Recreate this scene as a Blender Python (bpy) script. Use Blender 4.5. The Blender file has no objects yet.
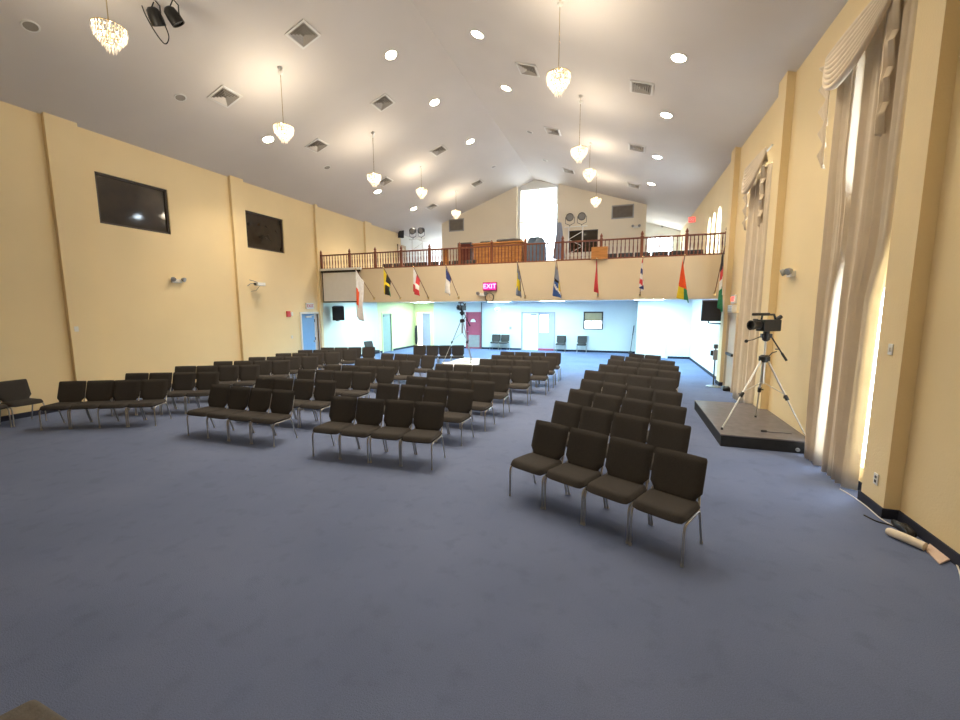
import bpy, bmesh, math, random
from math import sin, cos, pi, radians, sqrt, atan2
from mathutils import Vector, Matrix
random.seed(7)
scene = bpy.context.scene
COL = scene.collection

# ------------------------------------------------------------------ room dimensions
XL, XR = -12.2, 2.92                 # side walls
XRIDGE, ZRIDGE = -4.826, 9.265       # ridge of the pitched ceiling
ZL, ZR = 6.563, 6.754                # eaves
YB = 22.6                            # back wall below the balcony / gable above it
YG = 14.347                          # front of the balcony
ZT, ZB, ZRAIL = 3.92, 2.595, 4.573   # top and bottom of the balcony front, hand rail
YFAR = 26.8                          # end of the recesses upstairs
YNEAR = -5.0
ZBAL = 3.38                           # balcony floor
def ceil_z(x):
    if x < XRIDGE: return ZL + (x - XL) * (ZRIDGE - ZL) / (XRIDGE - XL)
    return ZRIDGE + (x - XRIDGE) * (ZR - ZRIDGE) / (XR - XRIDGE)
SL_L = atan2(ZRIDGE - ZL, XRIDGE - XL)
SL_R = atan2(ZR - ZRIDGE, XR - XRIDGE)

# ------------------------------------------------------------------ camera
F, PITCH, YAW, ROLL = 409.2432, 0.12327354, 0.33639677, -0.00318537
CAMLOC = Vector((0, 0, 2.3))
fw = Vector((-sin(YAW) * cos(PITCH), cos(YAW) * cos(PITCH), -sin(PITCH)))
r0 = Vector((cos(YAW), sin(YAW), 0)); u0 = r0.cross(fw)
rt = cos(ROLL) * r0 + sin(ROLL) * u0
up = -sin(ROLL) * r0 + cos(ROLL) * u0
cam = bpy.data.cameras.new('camera'); camo = bpy.data.objects.new('camera', cam); COL.objects.link(camo)
cam.sensor_fit = 'HORIZONTAL'; cam.sensor_width = 36; cam.lens = F * 36 / 960
cam.clip_start = 0.05; cam.clip_end = 200
M = Matrix((rt, up, -fw)).transposed().to_4x4(); M.translation = CAMLOC
camo.matrix_world = M
scene.camera = camo
def ray(px, py): return fw + rt * ((px - 480) / F) - up * ((py - 360) / F)
def aty(px, py, Y):
    d = ray(px, py); return CAMLOC + d * ((Y - CAMLOC.y) / d.y)
def atx(px, py, X):
    d = ray(px, py); return CAMLOC + d * ((X - CAMLOC.x) / d.x)
def atz(px, py, Z):
    d = ray(px, py); return CAMLOC + d * ((Z - CAMLOC.z) / d.z)

# ------------------------------------------------------------------ materials
def new_mat(name):
    m = bpy.data.materials.new(name); m.use_nodes = True
    nt = m.node_tree; b = nt.nodes['Principled BSDF']
    return m, nt, b
def mat(name, col, rough=0.6, metal=0.0, var=0.06, scale=6.0, bump=0.0, bscale=60.0, spec=0.5, detail=3):
    """procedural paint / fabric / metal: noise varied colour with optional bump"""
    m, nt, b = new_mat(name)
    N = nt.nodes; L = nt.links
    tc = N.new('ShaderNodeTexCoord')
    nz = N.new('ShaderNodeTexNoise'); nz.inputs['Scale'].default_value = scale; nz.inputs['Detail'].default_value = detail
    L.new(tc.outputs['Object'], nz.inputs['Vector'])
    cr = N.new('ShaderNodeValToRGB')
    cr.color_ramp.elements[0].position = 0.3; cr.color_ramp.elements[1].position = 0.7
    cr.color_ramp.elements[0].color = (*[max(0, c * (1 - var)) for c in col], 1)
    cr.color_ramp.elements[1].color = (*[min(1, c * (1 + var)) for c in col], 1)
    L.new(nz.outputs['Fac'], cr.inputs['Fac']); L.new(cr.outputs['Color'], b.inputs['Base Color'])
    b.inputs['Roughness'].default_value = rough; b.inputs['Metallic'].default_value = metal
    b.inputs['Specular IOR Level'].default_value = spec
    if bump:
        n2 = N.new('ShaderNodeTexNoise'); n2.inputs['Scale'].default_value = bscale; n2.inputs['Detail'].default_value = 2
        L.new(tc.outputs['Object'], n2.inputs['Vector'])
        bp = N.new('ShaderNodeBump'); bp.inputs['Strength'].default_value = bump; bp.inputs['Distance'].default_value = 0.02
        L.new(n2.outputs['Fac'], bp.inputs['Height']); L.new(bp.outputs['Normal'], b.inputs['Normal'])
    return m
def emit(name, col, strength):
    m, nt, b = new_mat(name)
    b.inputs['Base Color'].default_value = (*col, 1)
    b.inputs['Emission Color'].default_value = (*col, 1)
    b.inputs['Emission Strength'].default_value = strength
    return m
def glass(name, tint=(1, 1, 1), gl=0.08):
    m, nt, b = new_mat(name); N = nt.nodes; L = nt.links
    N.remove(b)
    t = N.new('ShaderNodeBsdfTransparent'); t.inputs['Color'].default_value = (*tint, 1)
    g = N.new('ShaderNodeBsdfGlossy'); g.inputs['Roughness'].default_value = 0.03
    nz = N.new('ShaderNodeTexNoise'); nz.inputs['Scale'].default_value = 1.5
    mr = N.new('ShaderNodeMapRange'); mr.inputs['To Min'].default_value = gl * 0.8; mr.inputs['To Max'].default_value = gl * 1.2
    mx = N.new('ShaderNodeMixShader')
    L.new(nz.outputs['Fac'], mr.inputs['Value']); L.new(mr.outputs['Result'], mx.inputs['Fac'])
    L.new(t.outputs['BSDF'], mx.inputs[1]); L.new(g.outputs['BSDF'], mx.inputs[2])
    L.new(mx.outputs['Shader'], N['Material Output'].inputs['Surface'])
    return m
def wood(name, c1, c2, rough=0.4, axis='X', scale=4):
    m, nt, b = new_mat(name); N = nt.nodes; L = nt.links
    tc = N.new('ShaderNodeTexCoord'); mp = N.new('ShaderNodeMapping')
    mp.inputs['Scale'].default_value = (scale if axis != 'X' else scale * .12, scale if axis != 'Y' else scale * .12, scale if axis != 'Z' else scale * .12)
    nz = N.new('ShaderNodeTexNoise'); nz.inputs['Scale'].default_value = 5; nz.inputs['Detail'].default_value = 5; nz.inputs['Distortion'].default_value = .6
    cr = N.new('ShaderNodeValToRGB'); cr.color_ramp.elements[0].color = (*c1, 1); cr.color_ramp.elements[1].color = (*c2, 1)
    cr.color_ramp.elements[0].position = .35; cr.color_ramp.elements[1].position = .65
    L.new(tc.outputs['Object'], mp.inputs['Vector']); L.new(mp.outputs['Vector'], nz.inputs['Vector'])
    L.new(nz.outputs['Fac'], cr.inputs['Fac']); L.new(cr.outputs['Color'], b.inputs['Base Color'])
    b.inputs['Roughness'].default_value = rough
    return m
def carpet_mat():
    m, nt, b = new_mat('blue_carpet'); N = nt.nodes; L = nt.links
    tc = N.new('ShaderNodeTexCoord')
    def noise(s, d):
        n = N.new('ShaderNodeTexNoise'); n.inputs['Scale'].default_value = s; n.inputs['Detail'].default_value = d
        L.new(tc.outputs['Object'], n.inputs['Vector']); return n
    a = noise(0.7, 5); c = noise(5, 4); f = noise(140, 2)
    r1 = N.new('ShaderNodeValToRGB')
    r1.color_ramp.elements[0].position = .3; r1.color_ramp.elements[1].position = .72
    r1.color_ramp.elements[0].color = (*CARPET[0], 1); r1.color_ramp.elements[1].color = (*CARPET[1], 1)
    L.new(a.outputs['Fac'], r1.inputs['Fac'])
    r2 = N.new('ShaderNodeValToRGB'); r2.color_ramp.elements[0].position = .3; r2.color_ramp.elements[1].position = .45
    r2.color_ramp.elements[0].color = (.90, .90, .90, 1); r2.color_ramp.elements[1].color = (1, 1, 1, 1)
    L.new(c.outputs['Fac'], r2.inputs['Fac'])
    mx = N.new('ShaderNodeMix'); mx.data_type = 'RGBA'; mx.blend_type = 'MULTIPLY'; mx.inputs['Factor'].default_value = 1
    L.new(r1.outputs['Color'], mx.inputs['A']); L.new(r2.outputs['Color'], mx.inputs['B'])
    r3 = N.new('ShaderNodeValToRGB'); r3.color_ramp.elements[0].position = .25; r3.color_ramp.elements[1].position = .75
    r3.color_ramp.elements[0].color = (.72, .72, .72, 1); r3.color_ramp.elements[1].color = (1.0, 1.0, 1.0, 1)
    L.new(f.outputs['Fac'], r3.inputs['Fac'])
    m2 = N.new('ShaderNodeMix'); m2.data_type = 'RGBA'; m2.blend_type = 'MULTIPLY'; m2.inputs['Factor'].default_value = 1
    L.new(mx.outputs['Result'], m2.inputs['A']); L.new(r3.outputs['Color'], m2.inputs['B'])
    L.new(m2.outputs['Result'], b.inputs['Base Color'])
    b.inputs['Roughness'].default_value = .95; b.inputs['Specular IOR Level'].default_value = .15
    bp = N.new('ShaderNodeBump'); bp.inputs['Strength'].default_value = .5; bp.inputs['Distance'].default_value = .01
    L.new(f.outputs['Fac'], bp.inputs['Height']); L.new(bp.outputs['Normal'], b.inputs['Normal'])
    return m
CARPET = ((.148, .19, .325), (.19, .238, .395))
MT = {}
MT['carpet'] = carpet_mat()
MT['base'] = mat('dark_blue_base', (.02, .025, .05), .9, var=.2)
MT['wall'] = mat('cream_wall_paint', (.87, .70, .41), .75, var=.025, scale=.8, bump=.15, bscale=45)
MT['fascia'] = mat('warm_cream_paint', (.76, .64, .455), .75, var=.03, scale=.8, bump=.1, bscale=45)
MT['gable'] = mat('pale_cream_paint', (.78, .70, .56), .75, var=.02, scale=.8)
MT['ceiling'] = mat('ceiling_paint', (.71, .67, .63), .85, var=.03, scale=.6, bump=.1, bscale=50)
MT['white_ceiling'] = mat('white_ceiling_tile', (.8, .8, .78), .85, var=.02)
MT['backwall'] = mat('pale_blue_white_paint', (.62, .66, .67), .7, var=.02, scale=.7)
MT['whitewall'] = mat('white_paint', (.85, .87, .86), .7, var=.02, scale=.7)
MT['mint_lit_wall'] = mat('lamp_tinted_mint_paint', (.82, .86, .74), .7, var=.02, scale=.7)  # cream wall with the fluorescent tint put into its colour
MT['lime_lit_wall'] = mat('lamp_tinted_lime_paint', (.84, .84, .42), .7, var=.02, scale=.7)  # stronger fluorescent tint put into the cream wall colour
MT['fabric'] = mat('dark_brown_fabric', (.054, .050, .049), .95, var=.22, scale=160, bump=.3, bscale=300, spec=.2)
MT['metal'] = mat('silver_tube', (.48, .47, .46), .32, 1.0, var=.08, scale=30)
MT['alu'] = mat('brushed_aluminium', (.62, .60, .57), .35, 1.0, var=.06, scale=40)
MT['black'] = mat('black_plastic', (.012, .012, .013), .45, var=.2, scale=30)
MT['blackgrille'] = mat('black_grille', (.02, .02, .022), .7, var=.3, scale=200, bump=.4, bscale=250)
MT['darkgrey'] = mat('dark_grey_metal', (.06, .06, .065), .5, var=.1)
MT['grey'] = mat('grey_plastic', (.32, .32, .32), .55, var=.06)
MT['white'] = mat('white_enamel', (.80, .79, .76), .45, var=.03)
MT['louver'] = mat('vent_shaded_louver', (.46, .43, .39), .6, var=.06)
MT['ventdark'] = mat('vent_throat', (.21, .185, .16), .9, var=.1)
MT['curtain'] = mat('cream_curtain_cloth', (.80, .69, .545), .9, var=.04, scale=5, bump=.15, bscale=120, spec=.15)
MT['railwood'] = wood('red_brown_wood', (.15, .045, .022), (.26, .085, .04), .4, 'Z')
MT['orangewood'] = wood('orange_oak', (.42, .17, .045), (.60, .27, .08), .4, 'X')
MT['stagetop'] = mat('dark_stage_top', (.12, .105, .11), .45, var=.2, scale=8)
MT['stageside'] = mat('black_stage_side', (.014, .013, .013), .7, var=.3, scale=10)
MT['darkglass'] = mat('dark_window_glass', (.035, .024, .014), .06, var=.25, scale=3, spec=.6)
MT['tintframe'] = mat('dark_window_frame', (.05, .035, .025), .5)
MT['glass'] = glass('clear_glass')
MT['crystal'] = emit('self_glow_crystal', (1.0, .93, .82), .20)  # slight own glow stands for bulb light refracted in the crystals
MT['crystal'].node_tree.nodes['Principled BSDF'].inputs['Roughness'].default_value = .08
MT['gold'] = mat('brass', (.72, .60, .38), .25, 1.0, var=.05)
MT['ventlit'] = mat('vent_lit_louver', (.62, .59, .55), .6, var=.05)
MT['bulb'] = emit('chandelier_bulb', (1.0, .78, .45), 6)
MT['lamp_on'] = emit('lit_downlight', (1.0, .86, .62), 60)
MT['lamp_cool'] = emit('lit_cool_downlight', (.75, .90, 1.0), 60)
MT['lamp_off'] = mat('unlit_downlight', (.30, .28, .25), .3)
MT['tube'] = emit('fluorescent_panel', (.60, .92, 1.0), 68)
MT['screen'] = mat('projection_cloth', (.72, .71, .69), .9, var=.02)
MT['bluedoor'] = mat('blue_door_paint', (.22, .45, .78), .5, var=.03)
MT['greendoor'] = mat('grey_green_door_paint', (.33, .42, .37), .5, var=.03)
MT['pinkdoor'] = mat('pink_red_door_paint', (.40, .075, .13), .5, var=.05)
MT['lilac'] = mat('pale_lilac_door_paint', (.42, .43, .60), .5, var=.03)
MT['tan'] = mat('tan_door_paint', (.62, .50, .36), .5, var=.04)
MT['blind'] = mat('tan_blind_slats', (.42, .33, .19), .7, var=.05)
MT['red'] = mat('red_plastic', (.6, .05, .04), .4, var=.05)
MT['paper'] = mat('cream_paper', (.80, .72, .60), .8, var=.04, scale=10)
MT['pinkpaper'] = mat('pinkish_card', (.78, .60, .50), .8, var=.05, scale=10)
MT['softgrey'] = mat('grey_beige_cloth', (.13, .12, .11), .95, var=.12, scale=40, bump=.2, bscale=150)
MT['bluecloth'] = mat('slate_blue_cloth', (.12, .17, .24), .9, var=.1)
MT['maroon'] = mat('maroon_fabric', (.10, .022, .018), .95, var=.2, scale=100)
for k, c in dict(f_white=(.82, .80, .78), f_red=(.62, .05, .06), f_orange=(.85, .10, .02), f_yellow=(.80, .62, .03), f_black=(.015, .014, .014),
                 f_green=(.03, .22, .10), f_blue=(.05, .13, .42), f_navy=(.04, .06, .22), f_grey=(.24, .27, .36)).items():
    MT[k] = mat('flag_' + k[2:], c, .85, var=.08, scale=12)
MT['exitbox'] = mat('magenta_sign_box', (.30, .01, .12), .5)
MT['exitletter'] = emit('glowing_pink_letters', (1.0, .40, .82), 2.2)
MT['exitface'] = emit('glowing_magenta_face', (.75, .03, .33), .5)
MT['redexit'] = emit('glowing_red_letters', (1.0, .10, .08), 1.6)
MT['whiteboard'] = mat('white_sheet', (.85, .85, .85), .6, var=.02)

# ------------------------------------------------------------------ mesh builder
class MB:
    def __init__(s): s.v = []; s.f = []; s.mi = []; s.cur = 0
    def add(s, vs, fs, mi=None):
        o = len(s.v); s.v += [tuple(v) for v in vs]
        for f in fs:
            s.f.append([i + o for i in f]); s.mi.append(s.cur if mi is None else mi)
    def box(s, a, b, mi=None):
        x0, y0, z0 = a; x1, y1, z1 = b
        s.add([(x0, y0, z0), (x1, y0, z0), (x1, y1, z0), (x0, y1, z0), (x0, y0, z1), (x1, y0, z1), (x1, y1, z1), (x0, y1, z1)],
              [(0, 3, 2, 1), (4, 5, 6, 7), (0, 1, 5, 4), (1, 2, 6, 5), (2, 3, 7, 6), (3, 0, 4, 7)], mi)
    def cbox(s, c, d, R=None, mi=None):
        R = R or Matrix.Identity(3)
        vs = []
        for z in (-1, 1):
            for x, y in ((-1, -1), (1, -1), (1, 1), (-1, 1)):
                vs.append(Vector(c) + R @ Vector((x * d[0] / 2, y * d[1] / 2, z * d[2] / 2)))
        s.add(vs, [(0, 3, 2, 1), (4, 5, 6, 7), (0, 1, 5, 4), (1, 2, 6, 5), (2, 3, 7, 6), (3, 0, 4, 7)], mi)
    def tube(s, pts, r, n=8, mi=None):
        pts = [Vector(p) for p in pts]; rings = []
        rr = r if isinstance(r, (list, tuple)) else [r] * len(pts)
        t0 = (pts[1] - pts[0]).normalized()
        ref = Vector((0, 0, 1)) if abs(t0.z) < .9 else Vector((1, 0, 0))
        a = t0.cross(ref).normalized()
        vs = []
        for i, p in enumerate(pts):
            if i == 0: t = pts[1] - pts[0]
            elif i == len(pts) - 1: t = pts[-1] - pts[-2]
            else: t = (pts[i + 1] - p).normalized() + (p - pts[i - 1]).normalized()
            t.normalize(); a = (a - t * a.dot(t)).normalized(); b = t.cross(a)
            for k in range(n):
                th = 2 * pi * k / n; vs.append(p + (a * cos(th) + b * sin(th)) * rr[i])
        fs = []
        for i in range(len(pts) - 1):
            for k in range(n):
                k2 = (k + 1) % n; fs.append((i * n + k, i * n + k2, (i + 1) * n + k2, (i + 1) * n + k))
        fs.append(tuple(reversed(range(n)))); m0 = (len(pts) - 1) * n; fs.append(tuple(range(m0, m0 + n)))
        s.add(vs, fs, mi)
    def lathe(s, prof, c=(0, 0, 0), n=20, R=None, mi=None):
        """prof: (r, z) list; closed with caps"""
        R = R or Matrix.Identity(3); c = Vector(c); vs = []
        for r, z in prof:
            for k in range(n):
                th = 2 * pi * k / n; vs.append(c + R @ Vector((r * cos(th), r * sin(th), z)))
        fs = []
        for i in range(len(prof) - 1):
            for k in range(n):
                k2 = (k + 1) % n; fs.append((i * n + k, i * n + k2, (i + 1) * n + k2, (i + 1) * n + k))
        fs.append(tuple(reversed(range(n)))); m0 = (len(prof) - 1) * n; fs.append(tuple(range(m0, m0 + n)))
        s.add(vs, fs, mi)
    def prism(s, outline, w0, w1, plane='XZ', mi=None):
        """outline (a,b) extruded along the third axis from w0 to w1"""
        def P(a, b, w):
            return {'XZ': (a, w, b), 'YZ': (w, a, b), 'XY': (a, b, w)}[plane]
        n = len(outline)
        s.add([P(a, b, w0) for a, b in outline] + [P(a, b, w1) for a, b in outline],
              [tuple(range(n)), tuple(reversed(range(n, 2 * n)))] + [(i, n + i, n + (i + 1) % n, (i + 1) % n) for i in range(n)], mi)
    def grid(s, fn, nu, nv, mifn=None):
        vs = [fn(i / nu, j / nv) for j in range(nv + 1) for i in range(nu + 1)]
        o = len(s.v); s.v += [tuple(v) for v in vs]
        for j in range(nv):
            for i in range(nu):
                a = o + j * (nu + 1) + i
                s.f.append([a, a + 1, a + nu + 2, a + nu + 1]); s.mi.append(mifn((i + .5) / nu, (j + .5) / nv) if mifn else s.cur)
    def sphere(s, c, r, n=12, mi=None, sc=(1, 1, 1)):
        c = Vector(c); m = n // 2
        vs = [c + Vector((0, 0, r * sc[2]))]
        for j in range(1, m):
            ph = pi * j / m
            for k in range(n):
                th = 2 * pi * k / n
                vs.append(c + Vector((r * sc[0] * sin(ph) * cos(th), r * sc[1] * sin(ph) * sin(th), r * sc[2] * cos(ph))))
        vs.append(c - Vector((0, 0, r * sc[2])))
        fs = [(0, 1 + k, 1 + (k + 1) % n) for k in range(n)]
        for j in range(m - 2):
            for k in range(n):
                a = 1 + j * n + k; b = 1 + j * n + (k + 1) % n; fs.append((a, a + n, b + n, b))
        L = len(vs) - 1; o = 1 + (m - 2) * n
        fs += [(o + k, L, o + (k + 1) % n) for k in range(n)]
        s.add(vs, fs, mi)
    def build(s, name, mats, parent=None, smooth=False, bevel=0, bseg=2, loc=None):
        me = bpy.data.meshes.new(name); me.from_pydata(s.v, [], s.f)
        if not isinstance(mats, (list, tuple)): mats = [mats]
        for m in mats: me.materials.append(MT[m] if isinstance(m, str) else m)
        for p, i in zip(me.polygons, s.mi): p.material_index = i
        bm = bmesh.new(); bm.from_mesh(me)
        bmesh.ops.recalc_face_normals(bm, faces=bm.faces)
        if bevel:
            bmesh.ops.bevel(bm, geom=[e for e in bm.edges if len(e.link_faces) == 2 and e.calc_face_angle(0) > .6], offset=bevel, segments=bseg, affect='EDGES', profile=.6)
        bm.to_mesh(me); bm.free()
        if smooth:
            for p in me.polygons: p.use_smooth = True
            try: me.set_sharp_from_angle(angle=radians(50))
            except Exception: pass
        o = bpy.data.objects.new(name, me); COL.objects.link(o)
        if parent is not None: o.parent = parent
        if loc is not None: o.location = loc
        return o
def empty(name, loc=(0, 0, 0), rz=0):
    o = bpy.data.objects.new(name, None); COL.objects.link(o)
    o.location = loc; o.rotation_euler = (0, 0, rz); o.empty_display_size = .1
    return o
def tag(o, label, cat, group=None):
    o['label'] = label; o['category'] = cat
    if group: o['group'] = group
    return o
def struct(o, label=None):
    o['kind'] = 'structure'
    if label: o['label'] = label
    return o
def copy_tree(o, parent=None):
    c = o.copy(); COL.objects.link(c)
    if parent is not None: c.parent = parent; c.matrix_parent_inverse = o.matrix_parent_inverse.copy()
    for ch in list(o.children): copy_tree(ch, c)
    return c
def cut(o, cutters):
    """boolean out boxes / prisms from a wall mesh, applied to the mesh data"""
    mb = MB()
    tmp = []
    for c in cutters:
        q = c.build('cutter', 'wall'); tmp.append(q)
        md = o.modifiers.new('b', 'BOOLEAN'); md.operation = 'DIFFERENCE'; md.solver = 'EXACT'; md.object = q
    bpy.context.view_layer.update()
    dg = bpy.context.evaluated_depsgraph_get()
    me = bpy.data.meshes.new_from_object(o.evaluated_get(dg))
    o.modifiers.clear(); old = o.data; nm = old.name; o.data = me; me.name = nm
    for q in tmp:
        bpy.data.objects.remove(q)
    return o
def bx(a, b):
    m = MB(); m.box(a, b); return m
def text_mesh(txt, size, depth=.004):
    cu = bpy.data.curves.new('t', 'FONT'); cu.body = txt; cu.size = size; cu.extrude = depth; cu.align_x = 'CENTER'; cu.align_y = 'CENTER'
    o = bpy.data.objects.new('t', cu); COL.objects.link(o); bpy.context.view_layer.update()
    me = bpy.data.meshes.new_from_object(o.evaluated_get(bpy.context.evaluated_depsgraph_get()))
    bpy.data.objects.remove(o); bpy.data.curves.remove(cu)
    return me
def smooth(P, n=6):
    P = [Vector(p) for p in P]; Q = [P[0]] + P + [P[-1]]; out = []
    for i in range(1, len(Q) - 2):
        a, b, c, d = Q[i - 1:i + 3]
        for k in range(n):
            t = k / n
            out.append(.5 * ((2 * b) + (c - a) * t + (2 * a - 5 * b + 4 * c - d) * t * t + (3 * b - a - 3 * c + d) * t ** 3))
    return out + [P[-1]]
ORD = ['first', 'second', 'third', 'fourth', 'fifth', 'sixth', 'seventh', 'eighth', 'ninth', 'tenth', 'eleventh', 'twelfth', 'thirteenth', 'fourteenth']

# ================================================================== SETTING
m = MB(); m.box((XL - .2, YNEAR - .2, -.12), (XR + .25, YB + .3, 0)); struct(m.build('floor', 'carpet'), 'blue carpeted floor')
# pitched ceiling (slab)
m = MB(); t = .25
prof = [(XL - .2, ceil_z(XL) - .2 * math.tan(SL_L)), (XRIDGE, ZRIDGE), (XR + .3, ceil_z(XR + .3)), (XR + .3, ceil_z(XR + .3) + t), (XRIDGE, ZRIDGE + t), (XL - .2, ceil_z(XL - .2) + t)]
m.prism(prof, YNEAR - .2, YFAR + .3, 'XZ'); struct(m.build('ceiling', 'ceiling'), 'pitched greyish white ceiling')

# left wall
m = MB(); m.box((XL - .2, YNEAR, 0), (XL, YFAR, ZL + .05)); wl = m.build('wall_left', 'wall')
cut(wl, [bx((XL - .15, 6.72, 4.43), (XL + .1, 8.40, 5.65)), bx((XL - .15, 10.9, 4.42), (XL + .1, 12.54, 5.66)),
         bx((XL - .15, 13.2, -.1), (XL + .1, 14.17, 2.14)), bx((XL - .15, 19.05, -.1), (XL + .1, 19.95, 2.07))])
struct(wl, 'cream left wall with two dark windows')
# right wall
m = MB(); m.box((XR, YNEAR, 0), (XR + .2, YFAR, ZR + .05)); wr = m.build('wall_right', 'wall')
def arch_cut(y0, y1, z0, z1):
    c = MB(); ym = (y0 + y1) / 2; out = [(y0, z0), (y1, z0)]
    for k in range(0, 9):
        th = pi * k / 8; out.append((ym + (y1 - y0) / 2 * cos(th), z1 - .55 + .55 * sin(th) ** .8 if k not in (0, 8) else z1 - .55))
    c.prism(out, XR - .1, XR + .3, 'YZ'); return c
ARCH = [(15.86, 16.56), (16.78, 17.40), (17.62, 18.22)]
cut(wr, [bx((XR - .1, 6.0, .3), (XR + .3, 7.5, 5.45)), bx((XR - .1, 10.75, .3), (XR + .3, 11.75, 5.45))] + [arch_cut(a, b, 4.15, 5.72) for a, b in ARCH])
struct(wr, 'cream right wall')
m = MB(); m.box((XL - .2, YNEAR - .2, 0), (XR + .2, YNEAR, 9.3)); struct(m.build('wall_front', 'wall'))
# piers
n = 0
PL = [(5.84, 6.43), (10.35, 10.83), (14.2, 14.345), (17.66, 18.2), (1.4, 1.95), (-3.0, -2.45)]
for a, b in PL:
    n += 1; m = MB(); m.box((XL - .05, a, ZBAL - .02 if a > 17 else 0), (XL + .1, b, ceil_z(XL + .1) + .02)); struct(m.build('trim_%d' % n, 'wall'), 'wall pier')
PR = [(5.5, 5.95), (9.9, 10.36), (13.8, 14.25), (1.1, 1.55), (-3.3, -2.85)]
for a, b in PR:
    n += 1; m = MB(); m.box((XR - .14, a, 0), (XR + .05, b, ceil_z(XR - .14) + .02)); struct(m.build('trim_%d' % n, 'wall'), 'wall pier')
# base boards
m = MB()
m.box((XL, YNEAR, 0), (XL + .02, 13.1, .11)); m.box((XL, 14.27, 0), (XL + .02, 18.97, .11)); m.box((XL, 20.03, 0), (XL + .02, YB, .11))
for a, b in PL[:2] + PL[4:]: m.box((XL, a - .02, 0), (XL + .12, b + .02, .11))
struct(m.build('baseboard_left', 'base'))
m = MB(); m.box((XR - .02, YNEAR, 0), (XR, 12.75, .11)); m.box((XR - .02, 13.72, 0), (XR, 20.8, .11))
for a, b in PR: m.box((XR - .16, a - .02, 0), (XR, b + .02, .11))
struct(m.build('baseboard_right', 'base'))

# balcony: floor slab, front, soffit
m = MB(); m.box((XL, YG + .15, ZB + .35), (XR, YFAR, ZBAL)); struct(m.build('floor_balcony', 'carpet'))
m = MB(); m.box((XL, YG, ZB), (XR, YG + .15, ZT)); struct(m.build('wall_balcony', 'fascia'), 'plain cream front of the balcony')
m = MB(); m.box((XL, YG + .15, ZB + .12), (XR, YB + .2, ZB + .35)); struct(m.build('ceiling_balcony', 'white_ceiling'), 'white ceiling under the balcony')
# lower back wall
ZS = ZB + .14
m = MB(); m.box((-10.86, YB, 0), (XR + .1, YB + .2, ZS)); wb = m.build('wall_back', 'backwall')
cut(wb, [bx((-8.72, YB - .1, -.1), (-7.88, YB + .3, 2.09)), bx((-5.38, YB - .1, -.1), (-3.58, YB + .3, 2.09)), bx((-2.03, YB - .1, 1.21), (-1.02, YB + .3, 2.16))])
struct(wb, 'pale blue white back wall under the balcony')
m = MB(); m.box((XL - .1, YB, 0), (-10.86, YB + .2, ZS)); wb2 = m.build('wall_back_corner', 'lime_lit_wall')
cut(wb2, [bx((-12.02, YB - .1, -.1), (-11.1, YB + .3, 2.12))]); struct(wb2, 'back left corner wall with yellow green lamp tint painted in')  # yellow green here is lamp tint painted onto a cream wall
m = MB(); m.box((.62, 20.8, 0), (XR, 20.95, ZS)); m.box((.62, 20.95, 0), (.77, YB, ZS)); wj = m.build('wall_closet', 'whitewall')
cut(wj, [bx((.93, 20.7, -.1), (1.92, 20.9, 2.05))]); struct(wj, 'white wall beside the right back corner')
m = MB(); m.box((-7.82, YB - .02, 0), (-5.44, YB, .1)); m.box((-3.55, YB - .02, 0), (.62, YB, .1)); m.box((-10.86, YB - .02, 0), (-8.78, YB, .1))
struct(m.build('baseboard_back', 'base'))
m = MB(); m.box((2.0, 20.78, 0), (XR - .02, 20.8, .1)); struct(m.build('baseboard_closet', 'base'))
m = MB(); m.box((XL + .002, YG + .02, .11), (XL + .012, 18.6, 2.2)); m.box((XL + .002, YG + .16, 2.2), (XL + .012, 18.6, ZB + .1)); struct(m.build('trim_mint_tint_panel', 'mint_lit_wall'), 'left wall under the balcony, pale mint lamp tint painted in')  # thin sheet that carries the lamp tint in its colour
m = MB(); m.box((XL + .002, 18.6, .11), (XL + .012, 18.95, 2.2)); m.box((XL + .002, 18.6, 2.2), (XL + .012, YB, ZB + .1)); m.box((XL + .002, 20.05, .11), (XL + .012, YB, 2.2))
struct(m.build('trim_left_panel', 'lime_lit_wall'), 'farther left wall under the balcony, green lamp tint painted in')  # second sheet, greener lamp tint painted in
m = MB(); m.box((XR - .012, YG + .16, .11), (XR - .002, 20.8, ZB + .1)); struct(m.build('trim_right_panel', 'whitewall'), 'right wall under the balcony, painted white for the lamplight on it')  # sheet whitened in place of fluorescent light on the cream wall

# upstairs gable blocks with the bright slot between
SX0, SX1 = -5.75, -3.50
def gable(x0, x1, name, label):
    xs = [x0] + ([XRIDGE] if x0 < XRIDGE < x1 else []) + [x1]
    out = [(x0, ZBAL), (x1, ZBAL)] + [(x, ceil_z(x) + .05) for x in reversed(xs)]
    m = MB(); m.prism(out, YB, YFAR, 'XZ'); return struct(m.build(name, 'gable'), label)
gl = gable(-10.25, SX0, 'wall_gable_left', 'cream gable wall left of the bright slot')
gr = gable(SX1, .87, 'wall_gable_right', 'cream gable wall right of the bright slot')
cut(gr, [bx((-2.93, YB - .1, 5.27), (-1.42, YB + .25, 6.40))])
out = [(XL - .2, ZBAL - .6), (XR + .2, ZBAL - .6), (XR + .2, ceil_z(XR)), (XRIDGE, ZRIDGE + .05), (XL - .2, ceil_z(XL))]
m = MB(); m.prism(out, YFAR, YFAR + .2, 'XZ'); we = m.build('wall_upper_end', 'whitewall')
cut(we, [bx((SX0 - .02, YFAR - .1, 3.4), (SX1 + .02, YFAR + .3, 8.85)), bx((1.15, YFAR - .1, 4.4), (2.62, YFAR + .3, 6.5)), bx((-12.1, YFAR - .1, 3.9), (-10.4, YFAR + .3, 6.3))])
struct(we, 'end wall of the recesses upstairs')
YS = YB + .3
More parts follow.
